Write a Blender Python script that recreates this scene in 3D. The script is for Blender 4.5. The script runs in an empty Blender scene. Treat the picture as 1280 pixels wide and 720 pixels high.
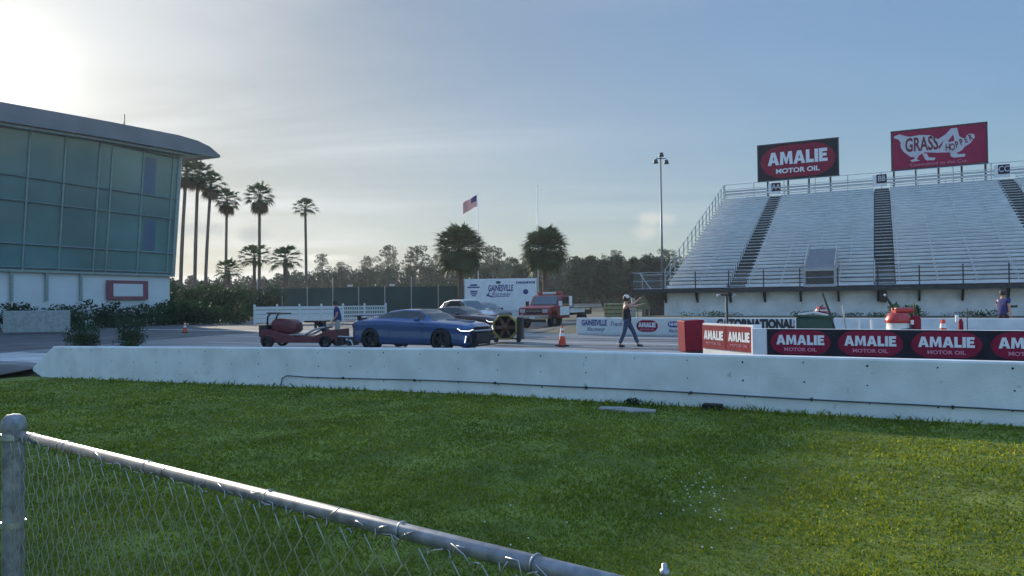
import bpy, bmesh, math, random
import numpy as np
from mathutils import Vector, Matrix, Euler
random.seed(7); rng = np.random.default_rng(7)
scene = bpy.context.scene
COL = scene.collection
PI = math.pi
# ------------------------------------------------------------------ frames
CAMZ = 1.6; F = 890.0
TX, TY = -.888, .460          # along the strip, away to the left
NX, NY = .460, .888           # across the strip, away to the right
TH = math.atan2(-.460, .888)  # rotation whose local x runs right along the strip, local y across it
def W(s, D, z=0.0): return Vector((s*TX+D*NX, s*TY+D*NY, z))
def sd(x, y): return (x*TX+y*TY, x*NX+y*NY)
def at(px, Y, z=0.0): return Vector(((px-640)/F*Y, Y, z))
def sstep(a, b, v):
    t = min(1, max(0, (v-a)/(b-a))); return t*t*(3-2*t)
def h(x, y):
    s, D = sd(x, y)
    lawn = -.24-.017*min(max(0, s-7), 14)
    track = -.017*min(max(0, s-7), 14)*max(0, min(1, 1-(D-12.6)/12))
    k = 1 if D >= 12.3 else sstep(8, 12.6, D)*sstep(22.2, 25, s)
    z = lawn*(1-k)+track*k
    z += .62*sstep(31.6, 38, D)*(1-sstep(14.3, 16.2, s))
    return z
# ------------------------------------------------------------------ materials
def nt(m):
    m.use_nodes = True; return m.node_tree
MATS = {}
def mat(name, col, rough=.7, metal=0, var=.15, scale=6, bump=0, bscale=None, spec=.5, emit=None, estr=0, trans=0, coat=0, col2=None, detail=6, ctr=(.35,.65), coord='Object', stretch=None):
    if name in MATS: return MATS[name]
    m = bpy.data.materials.new(name); t = nt(m); N = t.nodes; L = t.links
    b = N['Principled BSDF']; out = N['Material Output']
    b.inputs['Roughness'].default_value = rough; b.inputs['Metallic'].default_value = metal
    b.inputs['Specular IOR Level'].default_value = spec
    if coat: b.inputs['Coat Weight'].default_value = coat; b.inputs['Coat Roughness'].default_value = .06
    tc = N.new('ShaderNodeTexCoord'); src = tc.outputs[coord]
    if stretch:
        mp = N.new('ShaderNodeMapping'); mp.inputs['Scale'].default_value = stretch[:3]
        if len(stretch) > 3: mp.inputs['Rotation'].default_value = (0, 0, stretch[3])
        L.new(src, mp.inputs['Vector']); src = mp.outputs[0]
    nz = N.new('ShaderNodeTexNoise'); nz.inputs['Scale'].default_value = scale; nz.inputs['Detail'].default_value = detail
    L.new(src, nz.inputs['Vector'])
    cr = N.new('ShaderNodeValToRGB'); L.new(nz.outputs['Fac'], cr.inputs['Fac'])
    c1 = [max(0, c*(1-var)) for c in col]; c2 = [min(1, c*(1+var)) for c in (col2 or col)]
    cr.color_ramp.elements[0].color = (*c1, 1); cr.color_ramp.elements[1].color = (*c2, 1)
    cr.color_ramp.elements[0].position = ctr[0]; cr.color_ramp.elements[1].position = ctr[1]
    L.new(cr.outputs[0], b.inputs['Base Color'])
    if bump:
        n2 = N.new('ShaderNodeTexNoise'); n2.inputs['Scale'].default_value = bscale or scale*6; n2.inputs['Detail'].default_value = 5
        L.new(src, n2.inputs['Vector'])
        bp = N.new('ShaderNodeBump'); bp.inputs['Strength'].default_value = bump; bp.inputs['Distance'].default_value = .02
        L.new(n2.outputs['Fac'], bp.inputs['Height']); L.new(bp.outputs[0], b.inputs['Normal'])
    if emit:
        b.inputs['Emission Color'].default_value = (*emit, 1); b.inputs['Emission Strength'].default_value = estr
    if trans:
        tr = N.new('ShaderNodeBsdfTranslucent'); L.new(cr.outputs[0], tr.inputs['Color'])
        mx = N.new('ShaderNodeMixShader'); mx.inputs[0].default_value = trans
        L.new(b.outputs[0], mx.inputs[1]); L.new(tr.outputs[0], mx.inputs[2]); L.new(mx.outputs[0], out.inputs['Surface'])
    MATS[name] = m; return m
M = dict(
 white_wall=mat('painted_concrete', (.74,.74,.73), .75, var=.10, scale=1.6, bump=.25, bscale=30),
 white=mat('white_paint', (.74,.74,.73), .5, var=.06, scale=3),
 offwhite=mat('white_vinyl', (.62,.62,.60), .5, var=.05),
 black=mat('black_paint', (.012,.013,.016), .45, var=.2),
 rubber=mat('rubber', (.015,.015,.016), .85, var=.2, scale=20),
 darkmetal=mat('dark_metal', (.05,.055,.06), .5, .6, var=.2),
 galv=mat('galvanised', (.42,.43,.44), .42, .85, var=.2, scale=25),
 alu=mat('bleacher_aluminium', (.70,.71,.71), .5, .35, var=.14, scale=3, stretch=(.5,4,4)),
 truckred=mat('truck_red', (.22,.018,.024), .35, var=.12, coat=.3),
 alu_d=mat('deck_steel', (.10,.11,.12), .6, .3, var=.2),
 step=mat('stair_tread', (.40,.42,.43), .5, .3, var=.15),
 red=mat('red_paint', (.42,.02,.02), .35, var=.15, coat=.4),
 redboard=mat('red_board', (.22,.010,.028), .55, spec=.12, var=.18, scale=4),
 ovalred=mat('oval_red', (.24,.014,.045), .6, spec=.12, var=.12, scale=3),
 hopper=mat('billboard_crimson', (.30,.016,.065), .6, spec=.12, var=.08, scale=1.5),
 boardblack=mat('banner_black', (.015,.017,.028), .6, spec=.12, var=.25, scale=3),
 letter=mat('lettering_white', (.72,.74,.76), .6, var=.04),
 letterblue=mat('lettering_blue', (.03,.05,.20), .6, var=.1),
 letterblack=mat('lettering_black', (.02,.02,.03), .6, var=.1),
 letterpink=mat('lettering_pink', (.62,.22,.30), .6, var=.05),
 logogrey=mat('logo_grey', (.55,.52,.56), .6, var=.05),
 maroon=mat('logo_maroon', (.16,.008,.03), .6, var=.05),
 orange=mat('cone_orange', (.75,.07,.03), .5, var=.12, trans=.15),
 yellow=mat('yellow_paint', (.27,.21,.05), .5, var=.2),
 green=mat('green_plastic', (.008,.06,.045), .5, var=.2),
 bluecar=mat('blue_car_paint', (.02,.075,.20), .30, .5, var=.05, coat=1),
 redcar=mat('maroon_car_paint', (.045,.008,.014), .3, .3, var=.05, coat=1),
 silver=mat('silver_car_paint', (.50,.54,.56), .35, .4, var=.04, coat=1),
 blackcar=mat('black_car_paint', (.012,.014,.018), .3, .2, var=.05, coat=1),
 carglass=mat('tinted_glass', (.012,.018,.024), .06, 0, var=.05, spec=.8),
 lightglass=mat('windscreen_glass', (.05,.08,.09), .08, 0, var=.05, spec=.9),
 chrome=mat('chrome', (.6,.6,.6), .15, 1, var=.05),
 alloy=mat('dark_alloy', (.06,.06,.07), .35, .8, var=.1),
 led=mat('headlamp_light', (.9,.9,.9), .3, emit=(.95,.98,1), estr=.9),
 lens=mat('lamp_lens', (.35,.36,.38), .15, var=.05, spec=.8),
 skin=mat('skin', (.45,.24,.16), .55, var=.08),
 denim=mat('denim', (.035,.065,.12), .85, var=.25, scale=25),
 navy=mat('navy_cloth', (.02,.03,.14), .85, var=.15, scale=12),
 darkcloth=mat('dark_cloth', (.015,.015,.025), .85, var=.2, scale=12),
 khaki=mat('pale_cloth', (.35,.34,.30), .85, var=.15, scale=12),
 hair=mat('hair', (.03,.02,.012), .6, var=.2),
 capwhite=mat('white_cap', (.65,.65,.63), .7, var=.05),
 trunk=mat('bark', (.10,.075,.055), .9, var=.35, scale=8, bump=.5, bscale=20),
 palmtrunk=mat('palm_bark', (.15,.11,.08), .9, var=.35, scale=6, bump=.5, stretch=(1,1,6)),
 palm=mat('palm_leaf', (.048,.09,.036), .55, spec=.12, var=.4, scale=1.2, trans=.22),
 machinered=mat('machine_red', (.12,.022,.028), .5, var=.25),
 deadpalm=mat('dead_palm_leaf', (.14,.10,.05), .8, var=.3, scale=1.2, trans=.25),
 pine=mat('pine_foliage', (.028,.066,.034), .7, spec=.08, var=.5, scale=.35, trans=.05),
 bush=mat('shrub_foliage', (.032,.070,.028), .65, spec=.12, var=.5, scale=.8, trans=.2),
 wood=mat('far_wood_foliage', (.028,.070,.040), .8, spec=.08, var=.5, scale=.06, trans=.02),
 screen=mat('green_windscreen', (.025,.065,.06), .85, var=.15, scale=.4),
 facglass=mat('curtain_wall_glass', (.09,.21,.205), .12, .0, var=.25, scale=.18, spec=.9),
 facblue=mat('blue_blind', (.05,.12,.19), .3, 0, var=.1, spec=.8),
 facwhite=mat('facade_panel', (.60,.64,.64), .6, var=.06, scale=.5),
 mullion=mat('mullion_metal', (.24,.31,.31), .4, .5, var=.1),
 roof=mat('roof_metal', (.16,.18,.20), .5, .4, var=.12, scale=.5),
 flagred=mat('flag_red', (.26,.03,.06), .8, var=.05, trans=.3),
 flagblue=mat('flag_blue', (.02,.03,.12), .8, var=.05, trans=.2),
 flagwhite=mat('flag_white', (.42,.40,.44), .8, var=.05, trans=.3),
 brown=mat('brown_metal', (.12,.055,.04), .7, var=.3),
 conc=mat('plain_concrete', (.30,.29,.27), .85, var=.2, scale=4, bump=.3),
 flower=mat('white_petal', (.8,.8,.78), .6, var=.03, trans=.3),
 rail=mat('weathered_pipe', (.25,.25,.26), .48, .45, var=.3, scale=30),
 cable=mat('cable_grey', (.05,.07,.09), .6, var=.15),
 hole=mat('tie_hole', (.01,.01,.012), .9, var=.1),
)
def weather(m, dark=(.30,.31,.30)):
    t = m.node_tree; N = t.nodes; L = t.links; b = N['Principled BSDF']; src = b.inputs['Base Color'].links[0].from_socket
    tc = N.new('ShaderNodeTexCoord'); fac = None
    for sc_, lo, hi, st, k in ((5.0, .66, .72, (1,1,1), .55), (1.6, .58, .80, (1,1,.25), .35), (26.0, .70, .74, (1,1,1), .6)):
        mp_ = N.new('ShaderNodeMapping'); mp_.inputs['Scale'].default_value = st; L.new(tc.outputs['Object'], mp_.inputs['Vector'])
        n_ = N.new('ShaderNodeTexNoise'); n_.inputs['Scale'].default_value = sc_; n_.inputs['Detail'].default_value = 7; n_.inputs['Roughness'].default_value = .6; L.new(mp_.outputs[0], n_.inputs['Vector'])
        r_ = N.new('ShaderNodeMapRange'); r_.inputs[1].default_value = lo; r_.inputs[2].default_value = hi; r_.inputs[4].default_value = k; L.new(n_.outputs['Fac'], r_.inputs[0])
        mx = N.new('ShaderNodeMix'); mx.data_type = 'RGBA'; L.new(r_.outputs[0], mx.inputs[0]); L.new(src, mx.inputs[6]); mx.inputs[7].default_value = (*dark, 1); src = mx.outputs[2]
    L.new(src, b.inputs['Base Color'])
weather(M['white_wall'])
# ------------------------------------------------------------------ mesh helpers
class MB:
    def __init__(s): s.v = []; s.f = []
    def add(s, vs, fs):
        o = len(s.v); s.v += [tuple(p) for p in vs]; s.f += [tuple(i+o for i in f) for f in fs]
    def box(s, c, d, rz=0, rx=0, ry=0, taper=1):
        R = Euler((rx, ry, rz)).to_matrix(); c = Vector(c)
        vs = []
        for z in (-.5, .5):
            k = 1 if z < 0 else taper
            for x, y in ((-.5,-.5),(.5,-.5),(.5,.5),(-.5,.5)):
                vs.append(c+R@Vector((x*d[0]*k, y*d[1]*k, z*d[2])))
        s.add(vs, [(3,2,1,0),(4,5,6,7),(0,1,5,4),(1,2,6,5),(2,3,7,6),(3,0,4,7)]); return s
    def tube(s, pts, r, n=8, cap=True):
        pts = [Vector(p) for p in pts]; k = len(pts)
        rs = r if isinstance(r, (list, tuple)) else [r]*k
        vs = []; prev = None
        for i, p in enumerate(pts):
            d = (pts[min(i+1, k-1)]-pts[max(i-1, 0)]).normalized()
            if prev is None:
                a = d.cross(Vector((0,0,1)) if abs(d.z) < .9 else Vector((1,0,0))).normalized()
            else:
                a = (prev-d*prev.dot(d)).normalized()
            prev = a; b = d.cross(a)
            for j in range(n):
                t = 2*PI*j/n; vs.append(p+(a*math.cos(t)+b*math.sin(t))*rs[i])
        fs = [(i*n+j, i*n+(j+1)%n, (i+1)*n+(j+1)%n, (i+1)*n+j) for i in range(k-1) for j in range(n)]
        if cap: fs += [tuple(range(n-1, -1, -1)), tuple((k-1)*n+j for j in range(n))]
        s.add(vs, fs); return s
    def prism(s, poly, axis, a, b):
        """poly: 2D points; extruded along axis ('x','y','z') from a to b"""
        def mk(p, q):
            return {'x': (q, p[0], p[1]), 'y': (p[0], q, p[1]), 'z': (p[0], p[1], q)}[axis]
        n = len(poly); vs = [mk(p, a) for p in poly]+[mk(p, b) for p in poly]
        s.add(vs, [tuple(range(n)), tuple(range(2*n-1, n-1, -1))]+[(i, i+n, (i+1) % n+n, (i+1) % n) for i in range(n)]); return s
    def lathe(s, prof, c=(0,0,0), n=20, axis='z'):
        vs = []; c = Vector(c)
        for r, z in prof:
            for j in range(n):
                t = 2*PI*j/n; p = (r*math.cos(t), r*math.sin(t), z)
                if axis == 'y': p = (p[0], p[2], p[1])
                if axis == 'x': p = (p[2], p[0], p[1])
                vs.append(c+Vector(p))
        k = len(prof)
        s.add(vs, [(i*n+j, i*n+(j+1) % n, (i+1)*n+(j+1) % n, (i+1)*n+j) for i in range(k-1) for j in range(n)]); return s
    def build(s, name, m, parent=None, smooth=False, bevel=0):
        me = bpy.data.meshes.new(name); me.from_pydata(s.v, [], s.f); me.validate(); 
        bm = bmesh.new(); bm.from_mesh(me)
        bmesh.ops.recalc_face_normals(bm, faces=bm.faces)
        if bevel: bmesh.ops.bevel(bm, geom=bm.edges[:], offset=bevel, segments=2, affect='EDGES', profile=.5)
        bm.to_mesh(me); bm.free()
        return link(name, me, m, parent, smooth)
def link(name, me, m, parent=None, smooth=False):
    o = bpy.data.objects.new(name, me); COL.objects.link(o)
    me.materials.append(m if not isinstance(m, str) else M[m])
    if smooth: me.polygons.foreach_set('use_smooth', [True]*len(me.polygons))
    if parent: o.parent = parent
    return o
def raw_mesh(name, V, Fq, m, parent=None, smooth=False):
    """numpy verts (n,3), faces (m,k)"""
    me = bpy.data.meshes.new(name); k = Fq.shape[1]
    me.vertices.add(len(V)); me.vertices.foreach_set('co', np.asarray(V, np.float32).ravel())
    me.loops.add(Fq.size); me.loops.foreach_set('vertex_index', Fq.ravel().astype(np.int32))
    me.polygons.add(len(Fq)); me.polygons.foreach_set('loop_start', np.arange(0, Fq.size, k, dtype=np.int32))
    me.update(calc_edges=True)
    return link(name, me, m, parent, smooth)
def tag(o, label=None, cat=None, group=None, kind=None):
    for k, v in (('label', label), ('category', cat), ('group', group), ('kind', kind)):
        if v: o[k] = v
    return o
def thing(name, label, cat, loc=(0,0,0), rz=0, group=None):
    o = bpy.data.objects.new(name, None); COL.objects.link(o); o.empty_display_size = .3
    o.location = loc; o.rotation_euler = (0, 0, rz); return tag(o, label, cat, group)
def copy_tree(o, parent=None):
    c = o.copy(); COL.objects.link(c); c.parent = parent
    for ch in [x for x in list(o.children)]: copy_tree(ch, c)
    return c
def text(name, body, size, m, parent=None, loc=(0,0,0), rot=(PI/2,0,0), sx=1, bold=0, shear=0, depth=.004, align='CENTER', spacing=1.0):
    cu = bpy.data.curves.new(name, 'FONT'); cu.body = body; cu.size = size; cu.offset = bold; cu.shear = shear
    cu.extrude = depth; cu.align_x = align; cu.align_y = 'CENTER'; cu.space_character = spacing; cu.resolution_u = 3
    tmp = bpy.data.objects.new('tmp', cu); COL.objects.link(tmp)
    dg = bpy.context.evaluated_depsgraph_get()
    me = bpy.data.meshes.new_from_object(tmp.evaluated_get(dg)); bpy.data.objects.remove(tmp)
    me.name = name; me.materials.clear()
    me.transform(Matrix.Translation(loc)@Euler(rot).to_matrix().to_4x4()@Matrix.Diagonal((sx,1,1,1)))
    return link(name, me, m, parent)
def stadium(cx, cz, w, hh, n=12, round_=.5):
    r = hh/2; rx = min(w/2, r*1.25); pts = []
    for j in range(n+1):
        t = -PI/2+PI*j/n; pts.append((cx+w/2-rx+rx*math.cos(t), cz+r*math.sin(t)))
    for j in range(n+1):
        t = PI/2+PI*j/n; pts.append((cx-w/2+rx+rx*math.cos(t), cz+r*math.sin(t)))
    return pts
# ------------------------------------------------------------------ camera, world, sun
cam = bpy.data.cameras.new('camera'); co = bpy.data.objects.new('camera', cam); COL.objects.link(co)
cam.sensor_width = 36; cam.lens = F/1280*36; cam.clip_start = .05; cam.clip_end = 6000
pitch = math.atan(16/F)
co.matrix_world = Matrix.Translation((0,0,CAMZ))@Matrix.Rotation(PI/2+pitch, 4, 'X')@Matrix.Rotation(-.0104, 4, 'Z')
scene.camera = co
SAZ = math.atan2(3-640, F)     # azimuth from +Y, negative = left
SEL = math.atan(302/math.hypot(F, 632))
sundir = Vector((math.sin(SAZ)*math.cos(SEL), math.cos(SAZ)*math.cos(SEL), math.sin(SEL)))
sl = bpy.data.lights.new('sun', 'SUN'); sl.energy = 2.8; sl.angle = math.radians(.55); sl.color = (1, .88, .70)
so = bpy.data.objects.new('sun', sl); COL.objects.link(so); so.rotation_euler = sundir.to_track_quat('Z', 'Y').to_euler()
wd = bpy.data.worlds.new('World'); scene.world = wd; wd.use_nodes = True
T = wd.node_tree; N = T.nodes; L = T.links
bg = N['Background']; bg.inputs['Strength'].default_value = .15
sky = N.new('ShaderNodeTexSky'); sky.sky_type = 'NISHITA'; sky.sun_disc = False; sky.sun_elevation = SEL
sky.sun_rotation = SAZ; sky.air_density = 1.0; sky.dust_density = .6; sky.ozone_density = 1.2; sky.altitude = 20
tc = N.new('ShaderNodeTexCoord')
def vmath(op, a, b=None):
    n = N.new('ShaderNodeVectorMath'); n.operation = op
    for i, v in enumerate((a, b)):
        if v is None: continue
        if isinstance(v, (tuple, list, Vector)): n.inputs[i].default_value = tuple(v)
        else: L.new(v, n.inputs[i])
    return n.outputs['Value'] if op in ('DOT_PRODUCT', 'LENGTH') else n.outputs[0]
def fmath(op, a, b=0.0, clamp=False):
    n = N.new('ShaderNodeMath'); n.operation = op; n.use_clamp = clamp
    for i, v in enumerate((a, b)):
        if isinstance(v, (int, float)): n.inputs[i].default_value = v
        else: L.new(v, n.inputs[i])
    return n.outputs[0]
def mixc(f, a, b, mode='MIX'):
    n = N.new('ShaderNodeMix'); n.data_type = 'RGBA'; n.blend_type = mode; n.clamp_result = False
    if isinstance(f, (int, float)): n.inputs[0].default_value = f
    else: L.new(f, n.inputs[0])
    for i, v in ((6, a), (7, b)):
        if isinstance(v, tuple): n.inputs[i].default_value = (*v, 1)
        else: L.new(v, n.inputs[i])
    return n.outputs[2]
direc = vmath('NORMALIZE', tc.outputs['Generated'])
sep = N.new('ShaderNodeSeparateXYZ'); L.new(direc, sep.inputs[0])
zz = fmath('ADD', fmath('MAXIMUM', sep.outputs[2], 0.0), .12)
cmb = N.new('ShaderNodeCombineXYZ'); L.new(fmath('DIVIDE', sep.outputs[0], zz), cmb.inputs[0]); L.new(fmath('DIVIDE', sep.outputs[1], zz), cmb.inputs[1])
mp = N.new('ShaderNodeMapping'); mp.inputs['Rotation'].default_value = (0,0,math.radians(40)); mp.inputs['Scale'].default_value = (.45, 1.1, 1)
L.new(cmb.outputs[0], mp.inputs['Vector'])
nz = N.new('ShaderNodeTexNoise'); nz.inputs['Scale'].default_value = .8; nz.inputs['Detail'].default_value = 8; nz.inputs['Distortion'].default_value = .6
L.new(mp.outputs[0], nz.inputs['Vector'])
mr = N.new('ShaderNodeMapRange'); mr.inputs[1].default_value = .36; mr.inputs[2].default_value = .66; mr.interpolation_type = 'SMOOTHSTEP'
L.new(nz.outputs['Fac'], mr.inputs[0])
sdot = fmath('MAXIMUM', vmath('DOT_PRODUCT', direc, tuple(sundir)), 0.0)
# the veil of cirrus is thickest on the sun's side of the sky
veil = fmath('MULTIPLY', fmath('ADD', fmath('MULTIPLY', mr.outputs[0], .35), .65), fmath('ADD', fmath('POWER', sdot, 2.4), .04), True)
bw0 = N.new('ShaderNodeRGBToBW'); L.new(sky.outputs[0], bw0.inputs[0])
skc = N.new('ShaderNodeVectorMath'); skc.operation = 'SCALE'; L.new(sky.outputs[0], skc.inputs[0]); L.new(fmath('DIVIDE', 1.0, fmath('ADD', 1.0, fmath('DIVIDE', bw0.outputs[0], 1.9))), skc.inputs['Scale'])
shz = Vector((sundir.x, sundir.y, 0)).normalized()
fill_gain = fmath('ADD', 1.0, fmath('MULTIPLY', fmath('ADD', .22, fmath('MULTIPLY', vmath('DOT_PRODUCT', direc, tuple(shz)), -1.0), True), .7))   # added fill light: gain on the unseen sky opposite the sun
fill_gain = fmath('ADD', fill_gain, fmath('MULTIPLY', fmath('MAXIMUM', fmath('SUBTRACT', sep.outputs[2], .42), 0.0), 3.2))   # same added gain on the unseen sky overhead
skb = N.new('ShaderNodeVectorMath'); skb.operation = 'SCALE'; L.new(skc.outputs[0], skb.inputs[0]); L.new(fill_gain, skb.inputs['Scale'])
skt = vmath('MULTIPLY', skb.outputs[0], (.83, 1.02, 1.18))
bw = N.new('ShaderNodeRGBToBW'); L.new(skt, bw.inputs[0])
cb_ = fmath('MULTIPLY', bw.outputs[0], fmath('ADD', .68, fmath('MULTIPLY', mr.outputs[0], .68)))
gm = N.new('ShaderNodeCombineColor'); L.new(fmath('MULTIPLY', cb_, 1.0), gm.inputs[0]); L.new(fmath('MULTIPLY', cb_, 1.06), gm.inputs[1]); L.new(fmath('MULTIPLY', cb_, 1.14), gm.inputs[2])
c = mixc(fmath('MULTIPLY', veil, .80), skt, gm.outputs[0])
# small cumulus low over the horizon
def puff(px, py, w, hgt, k, col):
    global c
    d = Vector(((px-640)/F, 1, (376-.0104*(px-640)-py)/F)).normalized()
    right = Vector((d.y, -d.x, 0)).normalized(); up = right.cross(d)
    a = fmath('DIVIDE', vmath('DOT_PRODUCT', direc, tuple(right)), w/F); b = fmath('DIVIDE', fmath('SUBTRACT', vmath('DOT_PRODUCT', direc, tuple(up)), 0.0), hgt/F)
    r = fmath('SQRT', fmath('ADD', fmath('MULTIPLY', a, a), fmath('MULTIPLY', b, b)))
    n2 = N.new('ShaderNodeTexNoise'); n2.inputs['Scale'].default_value = 38; n2.inputs['Detail'].default_value = 5; L.new(direc, n2.inputs['Vector'])
    r = fmath('ADD', r, fmath('MULTIPLY', fmath('SUBTRACT', n2.outputs['Fac'], .5), 1.6))
    m2 = N.new('ShaderNodeMapRange'); m2.interpolation_type = 'SMOOTHSTEP'
    m2.inputs[1].default_value = 1.35; m2.inputs[2].default_value = .2; m2.inputs[3].default_value = 0; m2.inputs[4].default_value = k
    L.new(r, m2.inputs[0])
    front = fmath('GREATER_THAN', vmath('DOT_PRODUCT', direc, tuple(d)), .9)
    c = mixc(fmath('MULTIPLY', m2.outputs[0], front), c, col)
PUFFS = [(820,273,22,9,.55,(2.5,2.45,2.2)), (812,289,19,11,.5,(2.4,2.35,2.15)), (316,293,18,11,.8,(.75,.95,1.1)), (245,287,36,9,.7,(.85,1.0,1.15)), (400,322,40,5,.5,(2.9,2.9,2.8))]
for p in PUFFS: puff(*p)
glow = 0.0
for ex, am in ((2500.0, 10.0), (700.0, 1.4), (140.0, .7), (30.0, .26)): glow = fmath('ADD', fmath('MULTIPLY', fmath('POWER', sdot, ex), am), glow)
lowv = fmath('MULTIPLY', fmath('SUBTRACT', 1.0, fmath('MULTIPLY', sep.outputs[2], 3.0), True), .95)
glow = fmath('ADD', glow, fmath('MULTIPLY', fmath('POWER', sdot, 5.0), lowv))
gc = N.new('ShaderNodeVectorMath'); gc.operation = 'SCALE'; gc.inputs[0].default_value = (1, .92, .72); L.new(glow, gc.inputs['Scale'])
c = mixc(1.0, c, gc.outputs[0], 'ADD')
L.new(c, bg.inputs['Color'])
vs = scene.view_settings; vs.view_transform = 'Standard'; vs.look = 'None'; vs.exposure = 1.05; vs.gamma = 1; vs.use_curve_mapping = False
scene.render.engine = 'CYCLES'
scene.cycles.max_bounces = 6; scene.cycles.volume_bounces = 0; scene.cycles.transparent_max_bounces = 8
# haze
hz = MB().box((0, 230, 22), (900, 700, 49)).build('haze', 'white'); hz.data.materials.clear()
hm = bpy.data.materials.new('haze_air'); t = nt(hm); t.nodes.remove(t.nodes['Principled BSDF'])
pv = t.nodes.new('ShaderNodeVolumePrincipled'); pv.inputs['Density'].default_value = .0004; pv.inputs['Anisotropy'].default_value = .35; pv.inputs['Color'].default_value = (.93,.96,1,1)
t.links.new(pv.outputs[0], t.nodes['Material Output'].inputs['Volume']); hz.data.materials.append(hm); tag(hz, kind='stuff')
# ------------------------------------------------------------------ ground
def ground_mat(name, base, b2, scale, rough, bump, bs, streak=None, spec=.4):
    return mat(name, base, rough, var=.18, scale=scale, bump=bump, bscale=bs, col2=b2, spec=spec, stretch=streak, coord='Object')
G_far = ground_mat('rough_ground', (.085,.085,.05), (.13,.12,.08), .25, .95, .4, 8)
G_lawn = ground_mat('lawn_soil', (.11,.15,.022), (.16,.19,.03), 1.5, .95, .6, 25)
G_track = ground_mat('strip_surface', (.15,.155,.16), (.21,.21,.21), 1.0, .55, .12, 60, streak=(.05,1.3,1,TH*-1))
G_lot = ground_mat('asphalt', (.09,.088,.088), (.12,.115,.11), .6, .8, .2, 60)
G_sand = ground_mat('sandy_ground', (.17,.155,.12), (.22,.20,.15), .8, .9, .3, 20)
def sheet(name, s0, s1, D0, D1, m, dz, ns=40, nD=20):
    V = []; Fc = []
    for i in range(ns+1):
        for j in range(nD+1):
            s = s0+(s1-s0)*i/ns; D = D0+(D1-D0)*j/nD; p = W(s, D); V.append((p.x, p.y, h(p.x, p.y)+dz))
    for i in range(ns):
        for j in range(nD):
            a = i*(nD+1)+j; Fc.append((a, a+1, a+nD+2, a+nD+1))
    mb = MB(); mb.add(V, Fc); o = mb.build(name, m, None, True)
    return tag(o, kind='structure')
sheet_g = None
def big_ground():
    ss = [-1500,-400,-120]+list(np.arange(-60, 81, 2.5))+[120,400,1500]
    DD = [-1000,-200,-60]+list(np.arange(-30, 12, 3))+[12.2,12.5]+list(np.arange(14, 60, 1.5))+[70,100,200,600,2500]
    V = []; Fc = []
    for s in ss:
        for D in DD: p = W(s, D); V.append((p.x, p.y, h(p.x, p.y)-.03))
    n = len(DD)
    for i in range(len(ss)-1):
        for j in range(n-1): a = i*n+j; Fc.append((a, a+1, a+n+1, a+n))
    mb = MB(); mb.add(V, Fc); tag(mb.build('ground', G_far, None, True), kind='structure')
big_ground()
sheet('lawn', -30, 22.4, -14, 12.2, G_lawn, 0)
sheet('road_mouth', 22.401, 34, -14, 12.549, G_lot, 0, 12, 12)
sheet('drag_strip', -30, 30, 12.55, 31.4, G_track, 0, 60, 30)
sheet('access_road', 30.0, 75, 6, 31.4, G_lot, .0, 30, 20)
sheet('parking_lot', 15.2, 75, 31.41, 52, G_lot, .0, 30, 20)
sheet('gravel_verge', 15.5, 24, 30.2, 34.5, G_sand, .006, 10, 6)
# painted lane lines on the strip
for D, w_, s0, s1 in ((21.4,.10,-25,26), (24.8,.15,-25,29), (28.6,.10,-25,12)):
    sheet('lane_marking', s0, s1, D, D+w_, M['white'], .006, 40, 1)
# worn rubber grooves (stains with their own shape)
groove = mat('rubbered_groove', (.045,.045,.05), .35, var=.3, scale=1, stretch=(.04,1.2,1,-TH))
for D, w_ in ((22.3,.5),(23.5,.45),(26.4,.5),(27.5,.45)):
    sheet('tyre_groove', -25, 22, D, D+w_, groove, .004, 30, 1)
# concrete apron at left, its pale tone standing in for sun glare
apron = ground_mat('glare_apron', (.42,.41,.39), (.5,.49,.47), .8, .6, .1, 40)
sheet('glare_apron', 16, 29.5, 13.2, 15.6, apron, .008, 20, 4)
sheet('concrete_gutter', 24, 46, 29.6, 30.2, apron, .010, 20, 1)
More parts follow.
